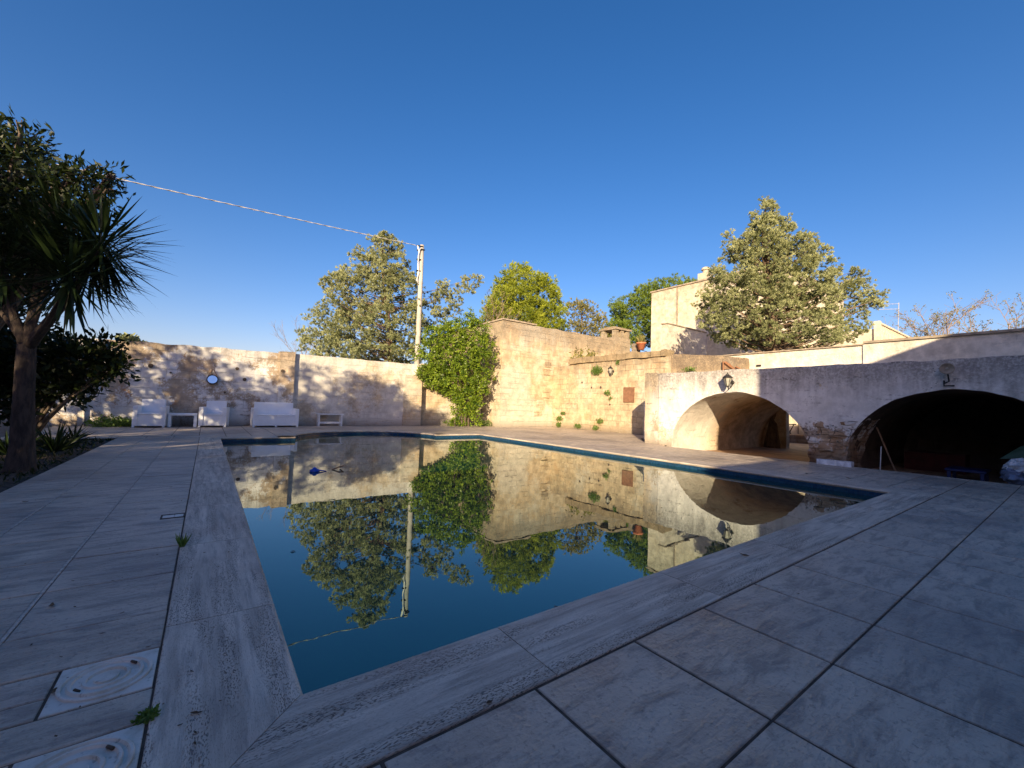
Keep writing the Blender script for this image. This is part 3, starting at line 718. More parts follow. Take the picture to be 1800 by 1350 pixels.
# cream block behind and white lean-to
B_ = thing('cream_house', 'tall cream rendered house block with flat roof behind the big conifer', 'house', (26, 12, -.3))
m = MB(); m.box(22, 31.0, 8.55, 15.78, -.3, 8.3); m.build('wall', MT['plaster'], B_)
m = MB(); m.box(21.93, 31.05, 8.48, 15.85, 8.3, 8.38); m.build('roof_edge', MT['trim'], B_)
m = MB(); m.box(22.6, 23.3, 12.55, 13.1, 8.38, 9.0, bev=.02); m.lathe((22.95, 12.82, 9.0), [(.16, 0), (.16, .18), (.24, .22), (.22, .34), (.05, .42)], 12); m.build('chimney', MT['plaster'], B_)
m = MB(); m.box(24.5, 26.0, 8.40, 8.545, 3.6, 5.4); w_ = m.build('window', MT['shutter'], B_)
m = MB(); m.box(21.94, 21.998, 13.95, 14.0, 1.0, 8.25); m.build('drain_joint', MT['trim'], B_)
B2 = thing('white_outbuilding', 'low white rendered outbuilding partly in the shadow of the big conifer', 'building', (20, 13, -.3))
p0 = atX(1173, 569, 18.3); 
m = MB(); m.box(18.3, 22.0, p0.y-.0, p0.y+.3, -.3, p0.z); m.build('wall', MT['whiterender'], B2)
m = MB(); m.box(18.24, 21.9, p0.y-.05, p0.y+.34, p0.z, p0.z+.05); m.build('roof_edge', MT['trim'], B2)
B3 = thing('terrace_house', 'cream terrace house with openwork block balustrade right of the big conifer', 'house', (24, 3, -.3))
q0 = atX(1538, 566, 24.0); q1 = atX(1600, 592, 24.0)
m = MB(); m.box(24.0, 40, q0.y-.1, 8.5, -.3, q0.z-.3); m.build('wall', MT['plaster'], B3)
m = MB()
yb = q0.y-.1
x_ = 24.0
while x_ < 36: 
    m.box(x_, x_+.07, yb-.02, yb+.1, q0.z-.95, q0.z-.06); x_ += .28
for zz in (0.0, .28, .56): m.box(24.0, 36, yb-.01, yb+.09, q0.z-.97+zz, q0.z-.90+zz)
m.box(23.95, 36.1, yb-.06, yb+.14, q0.z-.08, q0.z); m.box(23.9, 24.1, yb-.1, yb+.12, q0.z-1.3, q0.z+.02)
m.build('balustrade', MT['plaster'], B3)
A_ = thing('tv_antenna', 'thin aluminium rooftop aerial right of the big conifer', 'antenna', atD(1579, 590, 27))
m = MB(); a0 = atD(1578, 596, 27); a1 = atD(1580, 532, 27); m.tube([a0, a1], .022, 6); m.build('mast', MT['alu'], A_)
m = MB()
for py_, xl_ in ((534, 1545), (543, 1543)): m.tube([atD(1580, py_, 27), atD(xl_, py_+1, 27)], .016, 5)
for xx in range(1547, 1580, 5): m.tube([atD(xx, 534, 26.85), atD(xx, 534, 27.15)], .01, 4)
m.build('boom', MT['alu'], A_)

# courtyard seen through the left arch
m = MB(); m.rbox(26, 26.4, 6, 13, -.3, 2.6, .3, .03); tag(m.build('courtyard_wall', MT['tower'], smooth=True), 'sunlit courtyard wall seen through the left arch', 'wall')
m = MB(); m.rbox(20.5, 21.3, 6.3, 9.0, -.3, .15, .2, .06); tag(m.build('stone_ledge', MT['rubble'], smooth=True), 'low dark stone ledge seen through the left arch', 'ledge')
m = MB()
for yy in (8.2, 8.6): m.tube([(22.6, yy, -.2), (22.6, yy+.35, .55)], .025, 5); m.tube([(22.6, yy+.35, -.2), (22.6, yy, .55)], .025, 5)
m.tube([(22.6, 8.1, .55), (22.6, 9.05, .55)], .025, 5); tag(m.build('trestle', MT['iron']), 'folding dark trestle standing in the courtyard beyond the left arch', 'trestle')

# house and boundary behind the camera, they throw the long shade
H_ = thing('neighbouring_house', 'plain white house standing across the deck behind the viewer', 'house', (9, -5, 0))
m = MB(); m.box(2.44, 20, -10, -3.0, -.36, 5.01); m.box(2.435, 4.7, -8, -2.99, 5.01, 5.14); m.build('wall', MT['whiterender'], H_)  # raised corner added so the unseen house shades the arch wall to its top
for x_ in (5.0, 8.5, 12.0):
    m = MB(); m.box(x_, x_+1.0, -3.0, -2.94, 1.0, 2.4); f_ = m.build('window', MT['shutter'], H_)
    m = MB(); m.box(x_+.08, x_+.92, -2.94, -2.93, 1.08, 2.32); m.build('pane', MT['winglass'], f_)
m = MB(); m.rbox(-11.8, 2.43, -3.4, -3.0, -.36, 2.75, .4, .03, topf=lambda x, y: 3.5 if x < -3 else 2.75); tag(m.build('boundary_wall', MT['backwall'], smooth=True), 'unseen rough boundary wall joining the white house, raised in part to shade the deck', 'wall')  # unseen wall, its left stretch made taller to shade the left deck
m = MB(); m.rbox(-12.2, -11.8, -3.4, 19, -.36, 2.9, .4, .03); tag(m.build('boundary_wall', MT['backwall'], smooth=True), 'rough boundary wall along the far side of the garden bed', 'wall')
#----------------------------------------------------------------- THINGS ON SITE
# furniture
def armchair(nm, label, cat, x0, x1, yf, rot, group, seats=1):
    cx = (x0+x1)/2; cy = yf+.36
    T = thing(nm, label, cat, (cx, cy, 0), group)
    w = (x1-x0); hw = w/2
    def mk(name, boxes, par=T):
        m = MB()
        for (a, b, c, d, e, f) in boxes: m.box(cx+a, cx+b, cy+c, cy+d, e, f, rot, (cx, cy), .012)
        return m.build(name, MT['resin'], par)
    aw = .115
    mk('seat_base', [(-hw+aw, hw-aw, -.33, .25, .05, .385)])
    for k in range(seats):
        ww = (w-2*aw)/seats; mk('seat_cushion', [(-hw+aw+ww*k+.006, -hw+aw+ww*(k+1)-.006, -.345, .24, .387, .43)])
    for s_ in (-1, 1):
        a, b = (-hw, -hw+aw-.002) if s_ < 0 else (hw-aw+.002, hw)
        mk('arm', [(a, b, -.36, .36, .05, .645), (a, a+.06 if s_ < 0 else b, -.36, -.29, 0, .052), (a, b, .29, .36, 0, .052)] if s_ < 0 else [(a, b, -.36, .36, .05, .645), (b-.06, b, -.36, -.29, 0, .052), (a, b, .29, .36, 0, .052)])
    mk('backrest', [(-hw+.09, hw-.09, .24, .375, .05, .845)])
    if seats > 1: mk('middle_leg', [(-.03, .03, -.34, -.28, 0, .05)])
    return T
armchair('armchair', 'white resin rattan armchair left of the coffee table, with a sun spot on its arm', 'armchair', -1.71, -.96, 16.40, R(-4), 'white armchairs along the garden wall')
armchair('armchair', 'white resin rattan armchair between the coffee table and the two seat sofa', 'armchair', -.13, .60, 16.50, R(-9), 'white armchairs along the garden wall')
armchair('loveseat', 'white resin rattan two seat sofa in front of the stone pilaster', 'sofa', 1.27, 2.66, 16.44, R(2), None, 2)
T = thing('coffee_table', 'low white resin table between the two white armchairs', 'table', (-.55, 16.9, 0))
m = MB(); m.box(-.93, -.22, 16.62, 17.15, .36, .43, bev=.01); m.build('table_top', MT['resin'], T)
for (x_, y_) in ((-.93, 16.62), (-.30, 16.62), (-.93, 17.07), (-.30, 17.07)):
    m = MB(); m.box(x_, x_+.08, y_, y_+.08, 0, .358, bev=.008); m.build('leg', MT['resin'], T)
T = thing('bench', 'small low white wooden bench against the plastered wall', 'bench', (3.86, 17.1, 0))
m = MB(); m.box(3.38, 4.33, 16.98, 17.28, .43, .47, bev=.006); m.build('seat', MT['whitewood'], T)
for x_ in (3.42, 4.23):
    m = MB(); m.box(x_, x_+.06, 16.99, 17.05, 0, .428); m.box(x_, x_+.06, 17.21, 17.27, 0, .428); m.box(x_+.01, x_+.05, 17.05, 17.21, .10, .16); m.build('leg', MT['whitewood'], T)
m = MB(); m.box(3.48, 4.23, 17.0, 17.04, .10, .17); m.build('stretcher', MT['whitewood'], T)
# mirror
T = thing('round_mirror', 'round mirror in a black frame hung by a strap on the garden wall', 'mirror', (.12, 17.2, 1.55))
mc = Vector((.115, 17.22, 1.555)); T.location = mc; T.rotation_euler = (R(-11), 0, 0)
m = MB(); m.lathe(mc, [(.135, .02), (.165, .02), (.165, -.03), (.135, -.03)], 32, 'y', cap=False); m.build('frame', MT['iron'], T, smooth=True)
m = MB(); m.lathe(mc, [(.137, .0), (.137, -.022)], 32, 'y'); g_ = m.build('mirror_glass', MT['mirror'], T)
m = MB(); m.tube([mc+Vector((-.13, -.015, .11)), mc+Vector((-.02, .015, .34)), mc+Vector((0, .015, .36)), mc+Vector((.02, .015, .34)), mc+Vector((.13, -.015, .11))], .012, 6); m.build('strap', MT['wood'], T)

def lantern(label, c, wall_n, s=1.0, rz=0):
    """c = lamp body centre; wall_n = vector to the wall"""
    c = Vector(c); T = thing('wall_lantern', label, 'lantern', c, None)
    m = MB(); n = Vector(wall_n)
    m.tube([c+n*.99+Vector((0, 0, -.10*s)), c+n*.6+Vector((0, 0, -.20*s)), c+n*.2+Vector((0, 0, -.25*s)), c+Vector((0, 0, -.19*s))], .013*s, 7)
    m.tube([c+n*.99+Vector((0, 0, .05*s)), c+n*.75+Vector((0, 0, -.05*s)), c+n*.5+Vector((0, 0, -.19*s))], .010*s, 6)
    m.lathe(c+n+Vector((0, 0, -.04*s)), [(.055*s, -.0), (.05*s, -.02), (.02*s, -.03)] if abs(n.x) > abs(n.y) else [(.055*s, 0), (.05*s, -.02)], 12, 'x' if abs(n.x) > abs(n.y) else 'y')
    m.build('bracket', MT['iron'], T, smooth=True)
    m = MB(); m.lathe(c, [(.03*s, -.19*s), (.055*s, -.17*s), (.05*s, -.15*s)], 6)
    m.lathe(c, [(.135*s, .075*s), (.14*s, .09*s), (.085*s, .15*s), (.05*s, .165*s), (.045*s, .19*s), (.02*s, .205*s), (.012*s, .25*s)], 6)
    for k in range(6):
        a = PI*k/3; m.tube([c+Vector((.05*s*math.cos(a), .05*s*math.sin(a), -.15*s)), c+Vector((.118*s*math.cos(a), .118*s*math.sin(a), .08*s))], .008*s, 4)
    m.build('frame', MT['iron'], T)
    m = MB(); m.lathe(c, [(.047*s, -.15*s), (.113*s, .076*s)], 6); m.build('glass', MT['glass'], T)
    return T
lp = atX(1073, 651, 13.98); lantern('dark iron wall lantern on the tan ashlar wall beside a tuft of creeper', lp, (.2, 0, 0), .85)
lp = atX(1279, 669, 10.52); lantern('iron wall lantern with dusty panes above the left arch', lp, (.26, 0, 0), .84)
# round flood lamp over the right arch
c = atX(1665, 648, 10.62); T = thing('flood_lamp', 'round rusty floodlight above the dark right arch with an iron hook below', 'lamp', c)
m = MB(); m.lathe(c, [(.045, .12), (.075, .10), (.098, 0), (.10, -.025), (.088, -.03), (.088, -.02)], 20, 'x'); m.build('housing', MT['trim'], T, smooth=True)
m = MB(); m.lathe(c, [(.086, -.0055), (.086, -.018)], 20, 'x'); m.lathe(c, [(.02, -.018), (.015, -.04)], 10, 'x'); m.build('lens', MT['glass'], T)
m = MB(); m.tube([c+Vector((.05, 0, -.1)), c+Vector((.14, 0, -.22)), c+Vector((.14, .07, -.26))], .012, 6); m.tube([c+Vector((.12, .06, -.20)), c+Vector((.12, .06, -.30)), c+Vector((.12, -.07, -.30))], .014, 6); m.build('hook', MT['iron'], T)

# drainpipe
T = thing('drainpipe', 'grey zinc drainpipe with a hooked top on the white oblique wall', 'pipe', (13.3, 9.6, 0))
pb = gnd(1141, 770, 0.05); pt = atD(1138, 702, (pb-EYE).dot(fw)); pt = Vector((pb.x, pb.y, pt.z))
m = MB(); m.tube([pb, pt, pt+Vector((.02, -.06, .07)), pt+Vector((.08, -.14, .09))], .055, 10); m.build('pipe', MT['zinc'], T, smooth=True)
m = MB(); m.box(pb.x-.17, pb.x-.05, pb.y+.0, pb.y+.12, -.02, pt.z-.15, R(40)); m.build('backing_board', MT['whitewood'], T)
for zc in (.4, 1.0): m = MB(); m.lathe((pb.x, pb.y, zc), [(.066, -.02), (.066, .02)], 10); m.build('clamp', MT['iron'], T)
# planting hole at the foot of the oblique wall
m = MB()
hp = [gnd(1126, 771), gnd(1140, 769), gnd(1168, 775), gnd(1172, 784), gnd(1150, 777.5), gnd(1130, 775)]
m.poly([(p.x, p.y, .004) for p in hp]); m.build('planting_bed', MT['soil'], kind='structure')

def weed(c, label, s=.2, n=60, flat=.6, group='weeds growing at the foot of the walls', wallx=None, nm='weed_plant', L=.07, mat='weed', cat='plant'):
    c = np.array(c, float)
    P = c+rdir(n)*s*rng.random((n, 1))**.5*np.array([1, 1, flat])
    P[:, 2] = np.maximum(P[:, 2], c[2]-s*.2) if wallx is None else P[:, 2]
    if wallx is not None: P[:, 0] = wallx-np.abs(P[:, 0]-c[0])*.4-.02
    D = rdir(n)+np.array([0, 0, .5]); o = leaf_mesh(nm, P, D, rdir(n), L*rng.uniform(.6, 1.4, n), L*.55, rng.uniform(0, 1, n), MT[mat], None)
    return tag(o, label, cat, group)
def weedpx(px, py, label, s, n, **k):
    p = gnd(px, py); weed((p.x, p.y, s*.5), label, s, n, **k)
weedpx(1156, 774, 'leafy green weeds in the planting hole by the drainpipe', .42, 420, flat=.4)
weedpx(980, 750, 'low weed tuft left of the corner of the ashlar wall', .13, 90)
for (px, py, s, n, lab) in ((983, 736, .22, 150, 'climbing weed on the building corner, lower clump'), (989, 727, .16, 90, 'climbing weed on the building corner, topmost clump'), (982, 747, .22, 160, 'clump of weeds on the ground at the corner of the ashlar wall')):
    p = atX(px, py, 14.1); weed(p, lab, s, n, wallx=14.15)
for (px, py, s, n, lab) in ((1015, 749, .24, 130, 'low weed at the foot of the ashlar wall, nearest its left corner'), (1054, 741, .22, 130, 'round weed clinging low on the ashlar wall left of the hatch'), (1046, 753, .2, 110, 'small weed on the ground below the round wall weed'),
        (1049, 652, .36, 420, 'hanging green creeper tuft left of the lantern'), (1067, 691, .2, 110, 'small weed in a joint below the lantern'), (1085, 637, .13, 60, 'tiny weed just under the coping right of the creeper tuft'), (1072, 700, .1, 30, 'tiniest weed sprig below the lantern')):
    p = atX(px, py, 14.1); weed(p, lab, s, n, wallx=14.15)
p = atX(1212, 650, 13.9); weed(p, 'green plant growing on the wall top above the white wall', .25, 140, flat=.35)
for (px, py, lab) in ((1015, 628, 'dry grassy plant on the wall top left of the coping stones'), (1037, 627, 'dry sprig on the coping stones below the tower wall')):
    p = atX(px, py, 14.5); weed(p, lab, .35, 90, flat=1.3, mat='olive', L=.16, group=None)
weed((-2.3, 17.0, .1), 'dark green weeds along the garden wall left of the armchairs', .5, 500, flat=.45, L=.09)
weed((-1.9, 17.05, .1), 'shaded weed clump nearest the left armchair', .35, 260, flat=.45, L=.09)
weed((9.2, 17.0, .1), 'weeds under the climbing shrub, left clump', .5, 420, flat=.5)
weed((10.6, 16.8, .1), 'weeds under the climbing shrub beside the stone building', .45, 420, flat=.5)
for px in (205, 222, 236, 250):
    pass
p = atY(225, 597, 17.5); weed((p.x, p.y, p.z), 'grey green bush growing on top of the garden wall', .3, 600, flat=.5, mat='cypress', L=.1, group=None)
p = atY(250, 601, 17.5); weed((p.x, p.y, p.z-.05), 'small sprig on top of the garden wall right of the grey bush', .13, 160, flat=.5, mat='cypress', L=.09, group=None)

# pot on the coping
T = thing('potted_plant', 'terracotta pot of reddish spiky plants behind the coping stones', 'plant pot', atX(1127, 615, 14.5))
b = atX(1127, 614, 14.5)
m = MB(); m.lathe(b, [(.12, -.02), (.19, .22), (.21, .22), (.21, .28), (.17, .28)], 14); m.build('pot', MT['terracotta'], T, smooth=True)
n = 140; P = np.array(b)+np.array([0, 0, .28])+rdir(n)*.1; leaf_mesh('foliage', P, rdir(n)*.6+np.array([0, 0, .9]), rdir(n), .3, .03, rng.random(n), MT['olive'], T)
m = MB(); b2 = atX(1114, 613, 14.6); m.rbox(b2.x, b2.x+.3, b2.y-.12, b2.y+.12, b2.z-.2, b2.z+.22, .1, .02); tag(m.build('stone_block', MT['white']), 'small pale stone block left of the terracotta pot', 'block')
# wooden brace on rough wall
T = thing('timber_gate', 'broken orange timber gate leaning over the rough wall top', 'gate', atX(1288, 650, 14.1))
m = MB()
for a, b, r_ in (((1271, 635), (1271, 651), .03), ((1274, 637), (1291, 650), .055), ((1293, 645), (1304, 650), .03)):
    p, q = atX(*a, 14.15), atX(*b, 14.15); m.tube([p, q], r_, 4)
m.build('gate_frame', MT['orangewood'], T)
m = MB(); p = atX(1278, 643, 14.19); m.box(14.17, 14.2, p.y-.12, p.y+.12, p.z-.12, p.z+.08); m.build('gate_board', MT['wood'], T)

# utility pole and overhead cable
PB = Vector((7.72, 18.6, -.3)); 
pt0 = atY(742, 431, 18.6)
T = thing('utility_pole', 'tall concrete utility pole with hanging cables behind the garden wall', 'pole', PB)
m = MB(); m.tube([(pt0.x+.02, 18.6, -.3), pt0], [.15, .095], 14); m.build('pole', MT['concrete'], T, smooth=True)
m = MB(); hk = pt0+Vector((-.28, -.05, -.1)); m.tube([pt0+Vector((0, -.1, -.1)), hk], .03, 6); m.tube([pt0+Vector((-.1, -.12, -.25)), pt0+Vector((.1, -.12, -.25))], .03, 6); m.build('bracket', MT['iron'], T)
m = MB()
dn_ = [hk+Vector((.02, 0, 0)), hk+Vector((.08, -.05, -.25)), pt0+Vector((-.17, -.08, -.6)), pt0+Vector((-.19, -.05, -1.0)), pt0+Vector((-.17, -.06, -1.4)), pt0+Vector((-.19, -.06, -1.75)), pt0+Vector((-.12, -.05, -1.95))]
m.tube(dn_, .028, 6); m.tube([p+Vector((.05*math.sin(i*2.1), -.02, 0)) for i, p in enumerate(dn_)], .022, 6); m.build('down_cable', MT['cable'], T, smooth=True)
m = MB()
for dz in (-.3, -.75, -1.3): m = MB(); m.box(pt0.x-.24, pt0.x-.05, pt0.y-.09, pt0.y+.02, pt0.z+dz-.03, pt0.z+dz+.03); m.build('clamp', MT['iron'], T)
# overhead cable (twisted bundle)
ca = hk; cb = atD(-420, 168, 8.0); cm = []
for i in range(361):
    t = i/360; p = ca.lerp(cb, t); q = p.copy(); q.z -= 4*.05*t*(1-t); cm.append(q)
tgt = None
m = MB(); m2 = MB()
for s_, mm_ in ((0, m), (PI, m2)):
    pts = []
    for i, p in enumerate(cm):
        a = i*.36+s_; pts.append(p+Vector((.004*math.cos(a), .009*math.cos(a), .009*math.sin(a))))
    mm_.tube(pts, .0105, 5)
T = thing('overhead_cable', 'twisted pale overhead cable sagging from the pole to the upper left', 'cable', ca)
m.build('strand', MT['cable'], T, smooth=True); m2.build('strand', MT['cabledark'] if False else MT['concrete'], T, smooth=True)

# skimmer lids
def lid(x0, x1, y0, y1, label):
    T = thing('skimmer_lid', label, 'pool lid', ((x0+x1)/2, (y0+y1)/2, 0), 'square skimmer lids beside the coping')
    cx, cy = (x0+x1)/2, (y0+y1)/2; z = .001
    m = MB(); m.box(x0+.003, x1-.004, y0+.005, y1-.005, -.02, z-.001, bev=.002); m.build('frame', MT['lid'], T)
    m = MB(); r = min(x1-x0, y1-y0)/2-.014
    m.lathe((cx, cy, z), [(r, -.004), (r, .005), (r-.003, .007), (r-.009, .007), (r-.013, -.0005), (r-.022, -.0005), (r-.026, .009), (r-.033, .009), (r-.037, .002), (.064, .002), (.061, .008), (.053, .008), (.050, -.0002), (.034, -.0002), (.032, .006), (.004, .006)], 56)
    m.build('cover', MT['lid'], T, smooth=False)
    for s_ in (-1, 1):
        m = MB(); a = R(38)+(PI if s_ < 0 else 0); hx, hy = cx+(r-.03)*math.cos(a)*.9, cy+(r-.03)*math.sin(a)*.9
        m.tube([(hx-.012*math.sin(a), hy+.012*math.cos(a), z+.008), (hx+.012*math.sin(a), hy-.012*math.cos(a), z+.008)], .0045, 8); m.build('finger_hole', MT['grout'], T)
lid(*LIDS[0], 'upper square white plastic skimmer lid with round ribbed cover beside the coping')
lid(*LIDS[1], 'lower square white plastic skimmer lid cut by the bottom of the picture')
gf = MB(); gf.box(-.372, -.088, 1.40, 2.20, -.03, -.0125); gf.build('lid_recess', MT['grout'], kind='structure')
T = thing('drain_grate', 'narrow slotted drain cover set in the tiles beside the left coping', 'drain cover', (-.166, 4.45, 0))
m = MB(); m.box(-.25, -.09, 4.385, 4.40, 0, .006); m.box(-.25, -.09, 4.51, 4.525, 0, .006); m.box(-.25, -.238, 4.40, 4.51, 0, .006); m.box(-.102, -.09, 4.40, 4.51, 0, .006); m.build('frame', MT['grout'], T)
m = MB(); m.box(-.236, -.165, 4.405, 4.505, -.01, .003); m.box(-.158, -.104, 4.405, 4.505, -.01, .003); m.build('grate', MT['lid'], T)

# blue dispenser and bits floating in the pool
p = gnd(553, 829, WZ); T = thing('chlorine_float', 'blue plastic chlorine float bobbing in the pool', 'pool float', p)
m = MB(); m.lathe(p, [(.02, -.02), (.065, -.01), (.075, .015), (.06, .035), (.03, .045), (.027, .06), (.006, .065)], 20); m.build('float_body', MT['bluepl'], T, smooth=True)
m = MB(); m.tube([p+Vector((.06, -.02, .02)), p+Vector((.12, -.04, .01)), p+Vector((.16, -.05, .004))], [.014, .009, .006], 6); m.build('tether', MT['bluepl'], T)
p = gnd(595, 825, WZ); m = MB(); m.tube([p+Vector((-.1, 0, 0)), p+Vector((0, -.02, .04)), p+Vector((.08, .02, .05)), p+Vector((.05, .1, .02))], .012, 6); tag(m.build('floating_twig', MT['wood']), 'bent twig floating near the blue float', 'twig')
def leafobj(x, y, z, s, a, label, group, curl=.3):
    m = MB(); n = 5; pts = []
    for i in range(n+1):
        t = i/n; w = s*(.17+.06*math.sin(t*9+x*50))*math.sin(PI*min(1, t*.95+.03))+.0006; zz = z+.002+curl*s*.35*(abs(t-.5)*2)**2
        c = Vector((x+(t-.5)*s*math.cos(a), y+(t-.5)*s*math.sin(a), zz)); pn = Vector((-math.sin(a), math.cos(a), 0))
        pts.append((m.vert(c+pn*w+Vector((0, 0, w*.5))), m.vert(c), m.vert(c-pn*w+Vector((0, 0, w*.4)))))
    for A, B in zip(pts, pts[1:]): m.face((A[0], B[0], B[1], A[1])); m.face((A[1], B[1], B[2], A[2]))
    return tag(m.build('fallen_leaf', MT['dryleaf']), label, 'leaf', group)
big = [((1308, 977), .07, 'dry curled leaf lying on the near coping'), ((91, 1066), .05, 'greenish leaf litter on the left tiles'), ((345, 1256), .035, 'small olive leaf on the left coping'), ((860, 1237), .03, 'black leaf scrap at the outer edge of the near coping'), ((44, 883), .06, 'reddish brown leaf on the far left tiles'), ((95, 1218), .035, 'dark scrap at the left corner of the upper skimmer lid'), ((1403, 1045), .02, 'small brown scrap on a tile right of the near coping'), ((200, 774), .06, 'dark leaf at the end of the garden bed'), ((1418, 833), .08, 'dark leaf on the far coping beside the pier'), ((1491, 841), .09, 'dark leaf on the deck before the right arch')]
for (q, s, lab) in big: p = gnd(*q); leafobj(p.x, p.y, .002, s, random.uniform(0, PI), lab, None)
for i in range(48):
    px, py = (random.uniform(20, 430), random.uniform(790, 1340)) if i < 60 else ((random.uniform(300, 860), random.uniform(1180, 1345)) if i < 70 else (random.uniform(700, 1700), random.uniform(770, 1340)))
    p = gnd(px, py)
    if PX0-.02 < p.x < PX1+.02 and PY0-.02 < p.y < 14.5: continue
    if p.x < -1.5 or p.x > 10.4: continue
    leafobj(p.x, p.y, .002, random.uniform(.006, .016)*(1+.10*p.y), random.uniform(0, PI), 'tiny dry leaf scrap scattered on the pool deck', 'tiny leaf scraps scattered on the deck')
for (px, py, lab) in ((515, 970, 'speck of leaf floating at the left of the pool'), (980, 1068, 'speck floating near the middle of the pool'), (935, 952, 'pale speck floating on the reflection of the stone building'), (760, 998, 'speck floating by the pole reflection')):
    p = gnd(px, py, WZ); leafobj(p.x, p.y, WZ, .045, random.uniform(0, PI), lab, None, .1)

def tuft(c, n, L, W, label, mat='weed', spread=.5, nm='grass_tuft', tilt=1.0, cat='grass tuft'):
    c = np.array(c, float); D = rdir(n)*spread+np.array([0, 0, tilt]); P = np.repeat(c[None], n, 0)+rdir(n)*.01*np.array([1, 1, 0])
    return tag(leaf_mesh(nm, P, D, rdir(n), L*rng.uniform(.5, 1.2, n), W, rng.random(n), MT[mat], None), label, cat)
p = gnd(320, 962); tuft((p.x, p.y, -.005), 26, .10, .010, 'small grass tuft sprouting in the joint beside the left coping')
p = gnd(259, 1262); weed((p.x, p.y, .004), 'moss and leafy weed in the corner between the skimmer lids', .03, 200, flat=.35, L=.016, group=None)

# clutter by the arches
T = thing('wrapped_box', 'flat box in clear plastic film at the foot of the rubble pier', 'box', (10.45, 3.0, 0))
m = MB(); m.rbox(10.35, 10.52, 2.76, 3.34, .0, .10, .05, .012, 5); m.build('film_wrap', MT['film'], T, smooth=True)
m = MB(); m.box(10.345, 10.36, 3.0, 3.03, 0, .11); m.build('tape', MT['whitewood'], T)
T = thing('broom', 'long wooden broom leaning inside the dark right arch', 'broom', (11.5, 2.3, -.2))
b0 = atX(1583, 829, 11.6); b1 = atX(1541, 751, 11.6)
m = MB(); m.tube([b0+Vector((0, 0, -.25)), b1], .016, 6); m.build('handle', MT['wood'], T)
m = MB(); m.box(11.5, 11.7, b0.y-.18, b0.y+.12, -.2, -.08); m.build('brush_head', MT['wood'], T)
b0 = atX(1546, 826, 11.2); b1 = atX(1549, 785, 11.2); m = MB(); m.tube([b0+Vector((0, 0, -.2)), b1], .009, 5); tag(m.build('thin_stick', MT['whitewood']), 'short thin pale stick standing left of the broom', 'stick')
T = thing('plastic_table', 'blue plastic table inside the dark right arch', 'table', (12, 1.5, -.2))
c0 = atX(1662, 822, 12.0); c1 = atX(1735, 826, 12.0)
m = MB(); m.box(11.9, 12.6, c1.y, c0.y, .00, .05, bev=.01); m.build('table_top', MT['bluetable'], T)
for (x_, y_) in ((11.92, c1.y+.03), (11.92, c0.y-.08), (12.5, c1.y+.03), (12.5, c0.y-.08)):
    m = MB(); m.box(x_, x_+.05, y_, y_+.05, -.2, -.002); m.build('leg', MT['bluetable'], T)
m = MB(); m.rbox(13.6, 14.2, 1.6, 2.6, -.2, .22, .1, .04, 3); tag(m.build('red_cloth_heap', MT['redcloth'], smooth=True), 'dim red cloth bundle deep inside the right arch', 'cloth')
for (px, py, s, mt_, lab) in ((1795, 838, .22, 'bag', 'crumpled blue and white plastic bag at the foot of the heap in the right arch'), (1790, 822, .17, 'film', 'pale plastic sack on top of the crumpled bag in the right arch')):
    p = atX(px, py, 11.3); m = MB(); seedv = random.random()*9
    def sph(u, v, p=p, s=s, seedv=seedv):
        a = 2*PI*u; b = PI*v-PI/2; d = Vector((math.cos(a)*math.cos(b), math.sin(a)*math.cos(b), math.sin(b)*.8))
        return p+d*s*(1+.35*noise.noise(d*3+Vector((seedv, 0, 0)))+.15*noise.noise(d*8))
    m.grid(sph, 24, 14); tag(m.build('plastic_bag', MT[mt_]), lab, 'bag')
# slab, hanging tarp corner at right edge
p = atX(1790, 797, 11.6); m = MB(); m.poly([(11.6, p.y+.22, p.z-.12), (11.6, p.y-.35, p.z-.05), (11.75, p.y-.35, p.z+.28), (11.72, p.y-.02, p.z+.12)]); m.poly([(11.63, p.y+.22, p.z-.12), (11.63, p.y-.35, p.z-.05), (11.78, p.y-.35, p.z+.28), (11.75, p.y-.02, p.z+.12)][::-1]); tag(m.build('tarpaulin', MT['shutter']), 'dull green tarpaulin corner over the bags at the right edge', 'tarpaulin')

#----------------------------------------------------------------- TREES
E1 = [(415, 655, 690), (428, 640, 703), (445, 622, 712), (462, 612, 716), (480, 598, 728), (500, 572, 742), (520, 565, 748), (540, 552, 752), (560, 540, 758), (580, 535, 758), (600, 530, 756), (620, 533, 752), (642, 550, 748)]
tree('cypress_tree', 'large blue green cypress with a ragged conical crown behind the plastered wall', 'tree', E1, 21, (700, 640), 1000, 22, .115, .022, .22, MT['cypress'], MT['barkred'], .13, (672, 425), gapthr=-.03, gapsc=1.3, seed=2.0, nl=150, sub=9, up=.55,
     extra=[([(486, 818, 846), (497, 800, 843), (505, 758, 838), (520, 752, 832), (540, 752, 815), (560, 752, 795), (585, 748, 785)], 75, .4)])
E5 = [(350, 1342, 1351), (366, 1329, 1362), (385, 1320, 1378), (400, 1317, 1388), (412, 1300, 1392), (425, 1290, 1425), (445, 1278, 1442), (462, 1262, 1458), (480, 1252, 1466), (500, 1240, 1470), (520, 1228, 1462), (545, 1228, 1462), (565, 1236, 1470), (585, 1250, 1470), (602, 1275, 1470), (612, 1300, 1440)]
